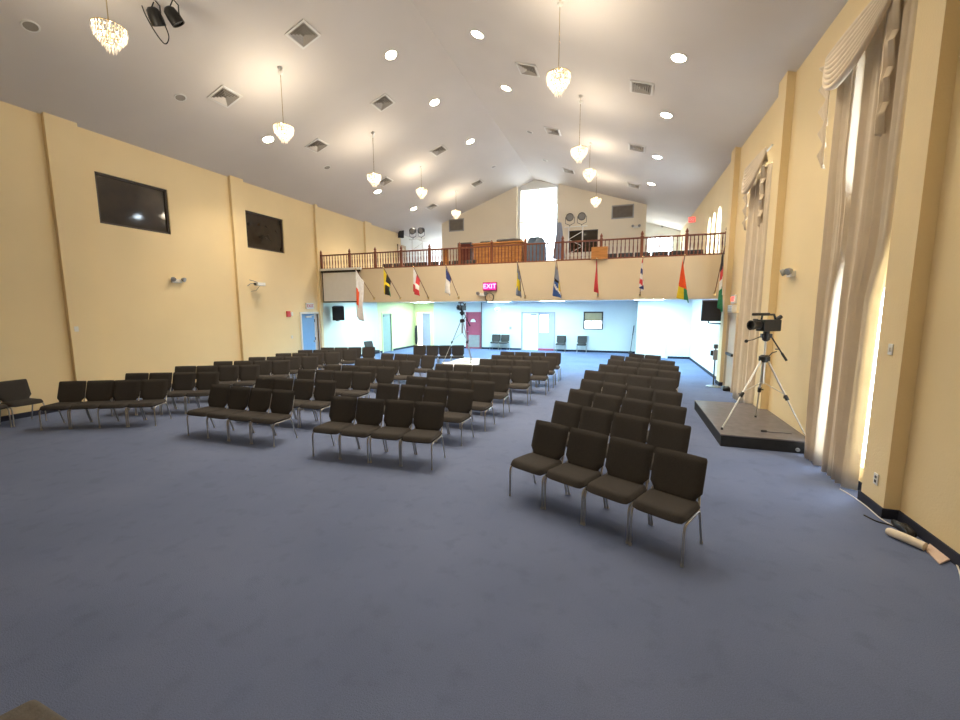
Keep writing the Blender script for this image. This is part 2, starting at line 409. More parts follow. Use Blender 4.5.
m = MB(); m.prism([(SX0, ZBAL), (SX1, ZBAL), (SX1, ceil_z(SX1) + .03), (XRIDGE, ZRIDGE + .03), (SX0, ceil_z(SX0) + .03)], YS, YS + .15, 'XZ'); wsl = m.build('wall_slot', 'whitewall')
cut(wsl, [bx((SX0 + .06, YS - .1, 3.6), (SX1 - .06, YS + .3, 8.84))]); struct(wsl, 'white end wall of the bright gable slot')

m = MB(); m.box((XL + .001, 21.2, ZBAL), (XL + .012, YFAR, ZL)); struct(m.build('trim_upper_panel', 'whitewall'), 'white wall of the left recess upstairs')
# windows ---------------------------------------------------------
wn = 0
def win_y(x0, x1, z0, z1, y, nx=2, nz=3, fr='white', fw_=.06, pane='glass', depth=.08, label=None):
    """window in a wall that faces -Y"""
    global wn; wn += 1
    e = struct(empty('window_%d' % wn, ((x0 + x1) / 2, y, z0)), label)
    m = MB(); cx = (x0 + x1) / 2
    m.box((x0 - cx, 0, 0), (x1 - cx, depth, fw_)); m.box((x0 - cx, 0, z1 - z0 - fw_), (x1 - cx, depth, z1 - z0))
    m.box((x0 - cx, 0, 0), (x0 - cx + fw_, depth, z1 - z0)); m.box((x1 - cx - fw_, 0, 0), (x1 - cx, depth, z1 - z0))
    for i in range(1, nx): xx = x0 - cx + (x1 - x0) * i / nx; m.box((xx - fw_ / 3, .01, 0), (xx + fw_ / 3, depth - .01, z1 - z0))
    for i in range(1, nz): zz = (z1 - z0) * i / nz; m.box((x0 - cx, .01, zz - fw_ / 3), (x1 - cx, depth - .01, zz + fw_ / 3))
    m.build('window_frame', fr, e)
    m = MB(); m.box((x0 - cx, depth * .5, 0), (x1 - cx, depth * .5 + .008, z1 - z0)); m.build('pane', pane, e)
    return e
def win_x(y0, y1, z0, z1, x, ny=2, nz=4, fr='white', fw_=.06, pane='glass', depth=.08, label=None):
    global wn; wn += 1
    e = struct(empty('window_%d' % wn, (x, (y0 + y1) / 2, z0)), label); cy = (y0 + y1) / 2
    m = MB(); H = z1 - z0
    m.box((0, y0 - cy, 0), (depth, y1 - cy, fw_)); m.box((0, y0 - cy, H - fw_), (depth, y1 - cy, H))
    m.box((0, y0 - cy, 0), (depth, y0 - cy + fw_, H)); m.box((0, y1 - cy - fw_, 0), (depth, y1 - cy, H))
    for i in range(1, ny): yy = y0 - cy + (y1 - y0) * i / ny; m.box((.01, yy - fw_ / 3, 0), (depth - .01, yy + fw_ / 3, H))
    for i in range(1, nz): zz = H * i / nz; m.box((.01, y0 - cy, zz - fw_ / 3), (depth - .01, y1 - cy, zz + fw_ / 3))
    m.build('window_frame', fr, e)
    m = MB(); m.box((depth * .5, y0 - cy, 0), (depth * .5 + .008, y1 - cy, H)); m.build('pane', pane, e)
    return e
win_x(6.0, 7.5, .3, 5.45, XR + .08, 1, 1, label='tall window behind the near curtain')
win_x(10.75, 11.75, .3, 5.45, XR + .08, 1, 1, label='tall window behind the far curtain')
for a, b in ARCH:
    win_x(a, b, 4.15, 5.72, XR + .1, 1, 3, fw_=.04, label='arched window above the balcony')
win_y(SX0 + .06, SX1 - .06, 3.6, 8.84, YS + .05, 2, 3, label='tall bright window in the gable slot')
win_y(1.15, 2.62, 4.4, 6.5, YFAR + .05, 2, 2, label='bright window in the right recess upstairs')
win_y(-12.1, -10.4, 3.9, 6.3, YFAR + .05, 2, 2, label='window in the left recess upstairs')
win_y(-2.93, -1.42, 5.27, 6.40, YB + .08, 2, 1, fr='tintframe', fw_=.04, pane='darkglass', label='dark window in the gable wall behind the floodlights')
for (a, b, z0, z1, lb) in ((6.72, 8.40, 4.43, 5.65, 'dark window high on the left wall, nearer one'), (10.9, 12.54, 4.42, 5.66, 'dark window high on the left wall, farther one')):
    wn += 1
    e = struct(empty('window_%d' % wn, (XL - .06, (a + b) / 2, z0)), lb); h = (b - a) / 2
    m = MB(); H = z1 - z0
    m.box((-.05, -h, 0), (.02, -h + .05, H)); m.box((-.05, h - .05, 0), (.02, h, H)); m.box((-.05, -h, 0), (.02, h, .05)); m.box((-.05, -h, H - .05), (.02, h, H))
    m.build('window_frame', 'tintframe', e)
    m = MB(); m.box((-.03, -h, 0), (-.02, h, H)); m.build('pane', 'darkglass', e)
# serving window in the back wall with half lowered blind
e = win_y(-2.03, -1.02, 1.21, 2.16, YB + .0, 1, 2, fr='tintframe', fw_=.075, label='small window with tan blind in the back wall')
m = MB()
for k in range(9): m.cbox((0, .025, .50 + .05 * k), (.88, .006, .056), Matrix.Rotation(.12, 3, 'X'))
m.build('blind', 'blind', e)

# doors -----------------------------------------------------------
def frame_y(x0, x1, z1, y, e, mt='tan', w=.07):
    m = MB(); cx = (x0 + x1) / 2
    m.box((x0 - cx - w, -.03, 0), (x0 - cx, .05, z1 + w)); m.box((x1 - cx, -.03, 0), (x1 - cx + w, .05, z1 + w)); m.box((x0 - cx, -.03, z1), (x1 - cx, .05, z1 + w))
    return m.build('door_frame', mt, e)
def frame_x(y0, y1, z1, e, sx, mt='tan', w=.07):
    m = MB(); cy = (y0 + y1) / 2
    for a, b, c, d in ((y0 - cy - w, y0 - cy, 0, z1 + w), (y1 - cy, y1 - cy + w, 0, z1 + w), (y0 - cy, y1 - cy, z1, z1 + w)):
        m.box((-.05, a, c), (.03, b, d))
    return m.build('door_frame', mt, e)
def knob(e, p, ax):
    m = MB(); R = Matrix.Rotation(pi / 2, 3, 'Y' if ax == 'x' else 'X')
    m.lathe([(.03, -.05), (.03, -.04), (.012, -.04), (.012, 0), (.028, .005), (.03, .03), (.015, .045)], p, 12, R); return m.build('handle', 'metal', e, True)
e = struct(empty('door_1', (XL, 13.685, 0)), 'blue door at the far end of the left wall'); frame_x(13.2, 14.17, 2.14, e, 1, 'white')
m = MB(); m.box((-.10, -.47, .01), (-.05, .30, 2.13)); d = m.build('door_panel', 'bluedoor', e)
m = MB(); m.box((-.12, .30, .01), (-.06, .47, 2.13)); m.build('jamb', 'white', e)
m = MB(); m.box((-.05, -.2, 1.98), (-.0, .1, 2.05)); m.tube([(-.02, .05, 2.05), (.04, .25, 2.09)], .012, 6); m.build('door_closer', 'white', e)
knob(e, (-.04, .22, 1.0), 'x')
m = MB()
for z in (.3, 1.1, 1.85): m.tube([(-.045, .31, z - .06), (-.045, .31, z + .06)], .015, 8)
m.build('hinge', 'darkgrey', e)
e = struct(empty('door_2', (XL, 19.5, 0)), 'grey green door under the balcony on the left'); frame_x(19.05, 19.95, 2.07, e, 1, 'lime_lit_wall')
m = MB(); m.box((-.10, -.45, .01), (-.05, .45, 2.06)); m.build('door_panel', 'greendoor', e)
m = MB(); m.box((-.05, -.25, 1.93), (0, .1, 1.99)); m.tube([(-.02, .05, 1.99), (.03, .3, 2.02)], .012, 6); m.build('door_closer', 'grey', e)
knob(e, (-.04, .36, 1.0), 'x')
# pink red door
e = struct(empty('door_3', (-8.30, YB, 0)), 'pink red door with white arched sign in the back wall'); frame_y(-8.72, -7.88, 2.09, YB, e, 'pinkdoor', .05)
m = MB(); m.box((-.43, .04, .0), (.43, .09, 2.10)); m.build('door_panel', 'pinkdoor', e)
m = MB(); m.box((-.32, .025, .08), (.36, .04, .80)); m.build('kick_panel', 'grey', e)
m = MB(); m.prism([(-.04 + .16 * cos(pi * k / 12), 1.56 + .18 * sin(pi * k / 12)) for k in range(13)], .03, .04, 'XZ'); m.build('sign', 'whiteboard', e)
knob(e, (-.36, .03, 1.0), 'y')
# double entrance door
e = struct(empty('door_4', (-4.48, YB, 0)), 'white double entrance door with glazed right leaf'); frame_y(-5.38, -3.58, 2.09, YB, e, 'grey', .05)
m = MB(); m.box((-.91, .04, .0), (-.002, .09, 2.10)); m.build('door_leaf', 'whitewall', e)
m = MB(); m.box((.002, .04, .0), (.91, .09, .12)); m.box((.002, .04, 1.98), (.91, .09, 2.10)); m.box((.002, .04, .12), (.10, .09, 1.98)); m.box((.56, .04, 1.02), (.91, .09, 1.98)); m.box((.80, .04, .12), (.91, .09, 1.02)); m.box((.10, .04, .92), (.80, .09, 1.02))
lf = m.build('door_leaf', 'lilac', e)
m = MB(); m.box((.10, .06, .12), (.80, .07, .92)); m.build('lower_panel', 'lilac', lf)
m = MB(); m.box((.10, .06, 1.02), (.56, .07, 1.98)); m.build('pane', 'glass', lf)
m = MB(); m.box((.01, .02, .01), (.89, .04, .12)); m.build('kick_plate', 'pinkdoor', lf)
knob(e, (-.08, .03, 1.0), 'y')
m = MB(); m.box((-.4, -.02, 1.97), (-.1, .04, 2.04)); m.build('door_closer', 'grey', e)
# open door in the lamp-tinted corner
e = struct(empty('door_5', (-11.56, YB, 0)), 'open pale lilac door in the back left corner'); frame_y(-12.02, -11.1, 2.12, YB, e, 'lime_lit_wall', .05)
m = MB(); m.cbox((.14, .13, 1.05), (.66, .045, 2.08), Matrix.Rotation(-.22, 3, 'Z')); m.build('door_leaf', 'lilac', e)
knob(e, (-.08, .13, 1.0), 'y')
# closet door in white wall
e = struct(empty('door_6', (1.425, 20.8, 0)), 'white closet door beside the right wall'); frame_y(.93, 1.92, 2.05, 20.8, e, 'whitewall', .05)
m = MB(); m.box((-.49, .02, .01), (.49, .07, 2.04)); m.build('door_panel', 'whitewall', e); knob(e, (-.42, .01, .9), 'y')
# tan side door on the right wall near the balcony
e = struct(empty('door_7', (XR, 13.23, 0)), 'tan side door on the right wall beyond the far curtain')
m = MB(); m.box((-.02, -.45, .01), (0, .45, 2.1)); m.build('door_panel', 'tan', e)
m = MB()
for a, b, c, d in ((-.52, -.45, 0, 2.18), (.45, .50, 0, 2.18), (-.45, .45, 2.1, 2.18)): m.box((-.06, a, c), (0, b, d))
m.build('door_frame', 'tan', e)
m = MB(); m.box((-.09, -.38, .98), (-.03, .30, 1.05)); m.build('push_bar', 'black', e)

a0 = atx(397, 244, XL); a1 = atx(405, 244, XL)
e = struct(empty('door_8', (XL, (a0.y + a1.y) / 2, ZBAL)), 'tan door on the left wall upstairs'); h = (a1.y - a0.y) / 2; zt = a0.z - ZBAL
m = MB()
for a, b, c, d in ((-h, -h + .12, 0, zt), (h - .12, h, 0, zt), (-h, h, zt - .12, zt)): m.box((0, a, c), (.06, b, d))
m.build('door_frame', 'tan', e)
m = MB(); m.box((.0, -h + .12, 0), (.03, h - .12, zt - .12)); m.build('door_panel', 'gable', e)
# ================================================================== CHAIRS
def chair_proto():
    root = empty('church_chair')
    # seat cushion
    m = MB()
    W, D = .508, .51
    def seat(u, v, top):
        a = 2 * u - 1; b = 2 * v - 1
        a = math.copysign(abs(a) ** .8, a); b = math.copysign(abs(b) ** .8, b)
        x = a * W / 2 * (1 - .10 * abs(b) ** 6); y = -.015 + b * D / 2 * (1 - .10 * abs(a) ** 6)
        e = max(0, (1 - abs(a) ** 9) * (1 - abs(b) ** 9)) ** .45
        base = .426 - .010 * v
        z = base + (.050 * e if top else -.036 * e)
        if b < -.7: z -= .020 * ((-b - .7) / .3) ** 2
        return (x, y, z)
    m.grid(lambda u, v: seat(u, v, True), 16, 16); m.grid(lambda u, v: seat(u, 1 - v, False), 16, 16)
    so = m.build('seat', 'fabric', root, True)
    # backrest, tapered at its foot
    m = MB()
    H0, H1 = .43, .865
    def wid(t):      # half width along the height
        if t < .10: return .198
        if t < .25: return .198 + (.250 - .198) * (t - .10) / .15
        return .250
    def back(u, v, s):
        hw = wid(v); x = (2 * u - 1) * hw
        e = max(0, (1 - abs(2 * u - 1) ** 8) * (1 - abs(2 * v - 1) ** 10)) ** .5
        z = H0 + v * (H1 - H0); yc = .165 + .135 * v + .02 * (1 - (2 * u - 1) ** 2) * v
        if v > .93: x *= 1 - .04 * ((v - .93) / .07) ** 2
        return (x, yc + (-.032 if s else .022) * e, z)
    m.grid(lambda u, v: back(u, v, True), 12, 16); m.grid(lambda u, v: back(1 - u, v, False), 12, 16)
    m.build('backrest', 'fabric', root, True)
    X = .242
    for sx in (-1, 1):
        x = sx * X
        m = MB(); m.tube([(x, -.235, .012), (x, -.232, .32), (x, -.222, .36), (x, -.195, .383), (x, -.15, .388)], .0125, 8); m.lathe([(.016, 0), (.016, .02), (.013, .025)], (x, -.235, 0), 8); m.build('leg', 'metal', root, True)
    for sx in (-1, 1):
        x = sx * X
        m = MB(); m.tube([(x, .12, .388), (x, .155, .382), (x, .178, .355), (x, .285, .012)], .0125, 8); m.lathe([(.016, 0), (.016, .02), (.013, .025)], (x, .285, 0), 8); m.build('leg', 'metal', root, True)
    m = MB()
    for sx in (-1, 1): m.tube([(sx * X, -.15, .388), (sx * X, .12, .388)], .0125, 8)
    m.tube([(-X, -.12, .386), (X, -.12, .386)], .009, 6); m.tube([(-X, .10, .386), (X, .10, .386)], .009, 6)
    m.build('seat_frame', 'metal', root, True)
    for sx in (-1, 1):
        m = MB(); m.tube([(sx * X, .14, .385), (sx * .228, .19, .43), (sx * .215, .235, .50), (sx * .205, .318, .78)], .0115, 8)
        m.build('back_upright', 'metal', root, True)
    return root
PROTO = chair_proto(); used = [False]
def place_chair(x, y, ang, label, group, z=0):
    """ang: direction of the row, the seat faces local -Y"""
    if not used[0]: o = PROTO; used[0] = True
    else: o = copy_tree(PROTO)
    o.location = (x, y, z); o.rotation_euler = (0, 0, ang)
    tag(o, label, 'chair', group); return o
SP = .514
def row(cx, cy, deg, n, fmt, group, z=0, skew=0.0, shift=0):
    """cx, cy: middle of the line of backrest tops"""
    a = radians(deg)
    for i in range(n):
        k = i - (n - 1) / 2
        jx = random.uniform(-.004, .004); jy = random.uniform(-.02, .02)
        px = cx + cos(a) * (k * SP + jx) + sin(a) * (.30 - jy)
        py = cy + sin(a) * (k * SP + jx) - cos(a) * (.30 - jy)
        place_chair(px, py, a + random.uniform(-.015, .015), fmt(i, n), group, z)
def fmt_block(block, r):
    side = {4: ['leftmost', 'second from the left', 'third from the left', 'rightmost'], 2: ['left', 'right'], 5: ['leftmost', 'second from the left', 'middle one', 'second from the right', 'rightmost']}
    def f(i, n):
        rw = 'front row' if r == 0 else ORD[r] + ' row'
        return 'dark chair, %s in the %s of the %s' % (side[n][i], rw, block)
    return f
RB = [(-.10, 4.755, -25.2), (-.075, 5.915, -27), (.035, 7.0, -28), (.115, 8.13, -29), (.135, 9.52, -22), (.37, 10.72, -25), (.50, 11.79, -30), (.53, 12.82, -33)]
for i, (x, y, a) in enumerate(RB): row(x, y, a, 4, fmt_block('right block', i), 'chairs of the right block')
row(.68, 13.86, -24, 2, fmt_block('right block', 8), 'chairs of the right block')
MBK = [(-3.57, 5.61, 2.5), (-3.51, 6.83, -2), (-3.39, 7.74, -3), (-3.37, 8.76, 1), (-3.16, 9.95, 5), (-2.93, 11.3, 1.5), (-2.9, 12.34, 1), (-2.92, 13.45, 3)]
for i, (x, y, a) in enumerate(MBK): row(x - (.26 if i == 4 else 0), y - (.02 if i == 4 else 0), a, 5 if i == 4 else 4, fmt_block('middle block', i), 'chairs of the middle block')
LB = [(-6.52, 5.69, .8), (-6.49, 6.74, 2.5), (-6.46, 7.95, 2.5), (-6.4, 8.85, 3), (-6.5, 10.22, -1), (-6.55, 11.65, -4), (-6.98, 14.95, 20)]
for i, (x, y, a) in enumerate(LB): row(x, y, a, 4, fmt_block('left centre block', i), 'chairs of the left of centre block')
KB = [(-9.92, 5.40, 28), (-9.84, 6.52, 25), (-9.98, 7.76, 29), (-9.97, 8.82, 28), (-9.92, 9.91, 28), (-10.0, 11.05, 31), (-10.1, 12.15, 29), (-9.98, 13.15, 25)]
for i, (x, y, a) in enumerate(KB): row(x, y, a, 4, fmt_block('left wall block', i), 'chairs of the left block')
# short row against the left wall
row(-11.95, 4.42, 90, 2, lambda i, n: ['dark brown fabric chair cut by the left edge of the photo', 'dark brown fabric chair, right one of the pair against the left wall'][i], 'chairs against the left wall')
# chairs along the back wall
for p, lb in (((-6.86, YB - .38), 'left chair of the pair beside the pink red door'), ((-6.33, YB - .38), 'right chair of the pair beside the pink red door'),
              ((-3.16, YB - .38), 'single chair just right of the double entrance door'), ((-2.05, YB - .38), 'single chair under the small back window')):
    place_chair(p[0], p[1], random.uniform(-.05, .05), 'dark chair on the back wall, ' + lb, 'chairs along the back wall')
p = aty(372.5, 345, 15.9)
place_chair(p.x, 15.9, radians(75), 'lone chair turned sideways behind the left block under the balcony', 'chairs under the balcony')
# balcony chairs
bc = 0
for i in range(8):
    place_chair(-9.6 + i * .54, 15.25, 0, 'dark balcony chair behind the railing, %s from the left of the left group' % ORD[i], 'chairs behind the left balcony railing', ZBAL)
for i in range(6):
    place_chair(-.55 + i * .54, 15.25, 0, 'dark balcony chair behind the railing, %s from the left of the right group' % ORD[i], 'chairs behind the right balcony railing', ZBAL)

# ================================================================== BALCONY RAILING
e = tag(empty('balcony_railing', (0, YG + .07, ZT)), 'red brown wooden railing with turned balusters along the balcony edge', 'railing')
yr = 0
m = MB(); m.box((XL + .02, yr - .035, ZRAIL - ZT - .05), (XR - .02, yr + .035, ZRAIL - ZT)); m.build('hand_rail', 'railwood', e, bevel=.01)
m = MB(); m.box((XL + .02, yr - .03, 0), (XR - .02, yr + .03, .05)); m.build('bottom_rail', 'railwood', e, bevel=.006)
posts = [-12.1, -10.68, -9.46, -8.28, -7.06, -5.83, -4.58, -3.34, -2.05, -.79, .46, 1.75, 2.84]
mp = MB(); mp.box((-.045, -.045, 0), (.045, .045, ZRAIL - ZT)); mp.lathe([(.05, 0), (.055, .03), (.03, .05), (.05, .09), (.04, .13), (.012, .19), (.004, .2)], (0, 0, ZRAIL - ZT), 12)
po = mp.build('post', 'railwood', e, True)
for i, x in enumerate(posts):
    o = po if i == 0 else po.copy()
    if i: COL.objects.link(o)
    o.location = (x, 0, 0)
hb = ZRAIL - ZT - .05
bprof = [(.016, .05), (.016, .10), (.022, .13), (.012, .16), (.02, .28), (.022, .36), (.012, .46), (.02, .49), (.014, .52), (.014, hb)]
mbl = MB(); mbl.lathe(bprof, (0, 0, 0), 8); b0 = mbl.build('baluster', 'railwood', e, True)
bxs = []
for i in range(len(posts) - 1):
    a, b = posts[i], posts[i + 1]
    nb = 9
    for k in range(nb): bxs.append(a + (b - a) * (k + 1) / (nb + 1))
bxs.sort(key=lambda x: abs(x + 1.0))
for i, x in enumerate(bxs[:100]):
    o = b0 if i == 0 else b0.copy()
    if i: COL.objects.link(o)
    o.location = (x, 0, 0)
mrest = MB()
for x in bxs[100:]: mrest.lathe(bprof, (x, 0, 0), 8)
o = mrest.build('balusters_far_left', 'railwood', e, True); o['kind'] = 'stuff'
# wooden panels fixed on the rail
m = MB(); m.box((-.10, -.03, 0), (.10, .03, .64)); o = m.build('wooden_board', 'orangewood', bevel=.008, loc=(-6.42, YG + .15, ZT + .0)); tag(o, 'narrow upright orange wood board behind the balcony railing', 'board')
m = MB(); m.box((-.26, -.05, 0), (.26, .05, .40)); o = m.build('wooden_box', 'orangewood', bevel=.01, loc=(-.83, YG - .03, ZT + .002)); tag(o, 'orange wooden box hung on the balcony railing above the red flag', 'box')

# organ and gear behind the rail -----------------------------------
e = tag(empty('organ_console', (-4.85, 16.3, ZBAL)), 'wide orange wood organ console behind the balcony railing', 'organ')
m = MB(); m.box((-1.0, -.35, 0), (1.0, .35, 1.50)); m.build('case', 'orangewood', e, bevel=.02)
m = MB(); m.box((-1.05, -.40, 1.50), (1.05, .40, 1.56)); m.build('lid', 'orangewood', e, bevel=.01)
m = MB()
for k in range(5): m.box((-.95 + k * .385, -.365, .1), (-.95 + k * .385 + .35, -.35, 1.4))
m.build('panel', 'orangewood', e)
e = tag(empty('amplifier_cabinet', (-6.24, 16.2, ZBAL)), 'dark upright cabinet left of the orange organ console', 'cabinet')
m = MB(); m.box((-.30, -.25, 0), (.30, .25, 1.62)); m.build('case', 'darkgrey', e, bevel=.02)
m = MB(); m.box((-.26, -.27, .08), (.26, -.25, 1.55)); m.build('grille_cloth', 'maroon', e)
def lump(name, c, s, mt, label, cat):
    m = MB()
    def f(u, v):
        th = 2 * pi * u; ph = pi * v
        q = 1 + .12 * sin(3 * th + 2) * sin(ph) + .06 * sin(7 * th)
        ee = .55
        sx = math.copysign(abs(cos(th)) ** ee, cos(th)); sy = math.copysign(abs(sin(th)) ** ee, sin(th))
        z = math.copysign(abs(cos(ph)) ** .6, cos(ph))
        return (s[0] * sx * sin(ph) ** .5 * q, s[1] * sy * sin(ph) ** .5 * q, s[2] * (1 + z) * (1 + .1 * sin(4 * th)))
    m.grid(f, 24, 10); o = m.build(name, mt, None, True, loc=c); tag(o, label, cat); return o
lump('gear_bag', (-4.45, 16.3, ZBAL + 1.56), (.48, .22, .075), 'darkgrey', 'dark grey bag lying on the right end of the organ console', 'bag')
lump('folded_cloth', (-5.38, 16.3, ZBAL + 1.56), (.24, .2, .05), 'black', 'small black cloth bundle on the left end of the organ console', 'cloth')
lump('equipment_cover', (-3.33, 16.2, ZBAL), (.36, .25, .79), 'bluecloth', 'slate blue covered equipment right of the organ console', 'cover')
# standing furled banner by the bright slot
p = aty(559, 240, 20.5)
e = tag(empty('banner_stand', (p.x, 20.5, ZBAL)), 'furled grey blue banner on a stand at the right edge of the bright slot', 'banner')
m = MB(); m.lathe([(.2, 0), (.2, .03), (.03, .05)], (0, 0, 0), 16); m.build('base', 'darkgrey', e, True)
m = MB(); m.tube([(0, 0, .03), (0, 0, 3.12)], .018, 8); m.build('pole', 'gold', e, True)
m = MB()
def ban(u, v):
    th = 2 * pi * u; r = (.07 + .16 * v ** .8) * (1 + .25 * sin(5 * th + 3 * v))
    return (r * cos(th) * 1.1, r * sin(th) * .7, 3.05 - 1.7 * v)
m.grid(ban, 30, 14); m.build('banner_cloth', 'f_grey', e, True)

# floodlights on truss stands ---------------------------------------
def flood_stand(px, pys, Y, label):
    q = [aty(x, y, Y) for x, y in pys]
    cx = (q[0].x + q[1].x) / 2
    e = tag(empty('floodlight_stand', (cx, Y, ZBAL)), label, 'light stand', 'floodlight stands on the balcony')
    zt = q[0].z - ZBAL
    hw = abs(q[1].x - q[0].x) / 2
    m = MB()
    for sx in (-.28, .28): m.tube([(sx, 0, .0), (sx, 0, zt - .42)], .022, 8)
    for k in range(6):
        z0 = .3 + k * (zt - .9) / 6; z1 = z0 + (zt - .9) / 6
        m.tube([(-.28 if k % 2 else .28, 0, z0), (.28 if k % 2 else -.28, 0, z1)], .012, 6)
    m.build('truss', 'white', e, True)
    m = MB()
    for sx in (-1, 1): m.tube([(sx * .28, -.5, .02), (sx * .28, 0, .5), (sx * .28, .5, .02)], .018, 6)
    m.build('foot', 'white', e, True)
    m = MB(); m.tube([(-hw - .22, 0, zt - .40), (hw + .22, 0, zt - .40)], .022, 8); m.build('crossbar', 'white', e, True)
    for sx in (-1, 1):
        x = sx * hw
        m = MB(); R = Matrix.Rotation(radians(90 + 18), 3, 'X')
        r = hw * .62
        m.lathe([(r * .5, -.22), (r * .8, -.16), (r, -.05), (r * 1.05, .10), (r * .95, .10), (r * .85, .05)], (x, 0, zt), 20, R)
        lo = m.build('lamp_head', 'darkgrey', e, True)
        m = MB(); m.lathe([(r * .84, .045), (r * .84, .055)], (x, 0, zt), 20, R); m.build('lens', 'grey', lo)
        m = MB(); m.tube([(x - r - .03, 0, zt), (x - r - .03, 0, zt - .25), (x, 0, zt - .33), (x + r + .03, 0, zt - .25), (x + r + .03, 0, zt)], .012, 6); m.tube([(x, 0, zt - .33), (x, 0, zt - .40)], .015, 6); m.build('yoke', 'darkgrey', lo, True)
    return e
flood_stand(0, [(570, 217), (582, 216)], 17.6, 'white truss stand with two round floodlights right of the bright slot')
flood_stand(0, [(412.8, 231), (421.2, 230)], 18.5, 'thin white stand with two round floodlights beside the left gable edge')

# gable return grilles
def grille(x0, x1, z0, z1, label):
    e = tag(empty('return_air_grille', ((x0 + x1) / 2, YB, z0)), label, 'grille', 'return air grilles on the gable wall'); w = (x1 - x0) / 2; h = z1 - z0
    m = MB(); m.box((-w, -.03, 0), (w, 0, .06)); m.box((-w, -.03, h - .06), (w, 0, h)); m.box((-w, -.03, 0), (-w + .06, 0, h)); m.box((w - .06, -.03, 0), (w, 0, h)); m.build('frame', 'grey', e)
    m = MB(); k = 0; nn = 14
    for k in range(nn): m.cbox((0, -.014, .06 + (k + .5) * (h - .12) / nn), (2 * w - .12, .004, .05), Matrix.Rotation(.6, 3, 'X'))
    m.build('louver', 'ventdark', e)
    m = MB(); m.box((-w + .03, -.006, .03), (w - .03, -.001, h - .03)); m.build('backing', 'ventdark', e)
grille(-9.78, -8.85, 6.78, 7.47, 'grey return air grille on the left gable wall')
grille(-.78, .28, 6.83, 7.50, 'grey return air grille on the right gable wall')

# ================================================================== CEILING FIXTURES
def slope_empty(name, x, y, drop=0.0):
    e = empty(name, (x, y, ceil_z(x) - drop)); e.rotation_euler = (0, -(SL_L if x < XRIDGE else SL_R), 0); return e
SIDE = lambda x: {-10.14: 'left slope near the wall', -5.95: 'left slope near the ridge', -3.57: 'right slope near the ridge', .87: 'right slope near the wall'}[x]
def downlight_proto(kind):
    m = MB(); m.lathe([(.135, -.012), (.14, -.002), (.14, .0), (.10, .0), (.10, -.002), (.12, -.012)], (0, 0, 0), 24)
    return m
DL = []
LIT = {(-5.95, 10.1): 1, (-5.95, 12.7): 1, (-5.95, 15.95): 1, (-10.14, 10.05): 1, (-10.14, 15.8): 1, (-10.14, 19.0): 1, (-3.57, 10.1): 1, (-3.57, 12.65): 1,
       (.87, 9.95): 1, (.87, 12.6): 1, (.87, 15.8): 2, (.87, 19.0): 1,
       (-10.14, 4.87): 0, (-10.14, 7.49): 0, (-10.14, 12.62): 0, (-3.57, 15.9): 0, (-3.57, 19.0): 0, (-5.95, 19.0): 0,
       (-5.95, 7.4): 1, (-3.57, 7.4): 1, (.87, 7.4): 1, (.87, 2.6): 1}  # last entry: unseen lamp added to lift the near right wall
rank = {}
for (x, y), st in sorted(LIT.items(), key=lambda t: t[0][1]):
    vis = y > 9.5 or (x < -10 and y > 4)
    rank[x] = rank.get(x, 0) + (1 if vis else 0)
    e = slope_empty('downlight', x, y, .0)
    if vis:
        lb = '%s recessed downlight, %s from the front on the %s' % (['unlit', 'glowing warm', 'bluish white glowing'][st], ORD[rank[x] - 1], SIDE(x))
    else: lb = 'recessed downlight %s nearer the stage on the %s, outside the frame' % ('over' if y > 5 else 'added as fill', SIDE(x))
    tag(e, lb, 'downlight', 'recessed downlights')
    m = MB(); k = 1 if st else .72; m.lathe([(.14 * k, -.004), (.145 * k, -.016), (.175 * k, -.014), (.18 * k, -.001)], (0, 0, 0), 24); m.build('trim_ring', 'white', e, True)
    m = MB(); m.lathe([(.14 * k, -.010), (.14 * k, -.004)], (0, 0, 0), 24); m.build('lamp', ['lamp_off', 'lamp_on', 'lamp_cool'][st], e)
    if st:
        li = bpy.data.lights.new('flood_lamp', 'SPOT'); li.energy = (500 if x > 0 else 900 if x < -8 else 800) * (.7 if y < 4 else 1); li.color = (1, .84, .62) if st == 1 else (.78, .90, 1)
        li.spot_size = radians(118); li.spot_blend = 1.0; li.shadow_soft_size = .34
        lo = bpy.data.objects.new('flood_lamp', li); COL.objects.link(lo); lo.parent = e; lo.location = (0, 0, -.03); lo.rotation_euler = (0, (SL_L if x < XRIDGE else SL_R), 0)
# vents
def vent_proto():
    e = empty('ceiling_vent'); h = .28
    m = MB()
    for a, b in (((-h, -h), (h, -h + .05)), ((-h, h - .05), (h, h)), ((-h, -h), (-h + .05, h)), ((h - .05, -h), (h, h))): m.box((a[0], a[1], -.02), (b[0], b[1], 0))
    m.build('frame', 'white', e)
    for s in range(4):
        m = MB(); R = Matrix.Rotation(s * pi / 2, 3, 'Z')
        for k in range(4):
            r = .205 - k * .052; w = 2 * (r + .02)
            q = R @ Vector((0, -r, -.016)); m.cbox(q, (w, .045, .004), R @ Matrix.Rotation(.75, 3, 'X'))
        m.build('louver', 'ventlit' if s in (0, 3) else 'louver', e)  # lit and shaded sides of the same louvers painted as two tones
    m = MB(); m.box((-h + .04, -h + .04, -.004), (h - .04, h - .04, -.001)); m.build('throat', 'ventdark', e)
    return e
VP = vent_proto(); first = True
VN = {-9.52: 'left slope near the wall', -7.05: 'left slope halfway up', -2.62: 'right slope below the ridge', .2: 'right slope near the wall'}
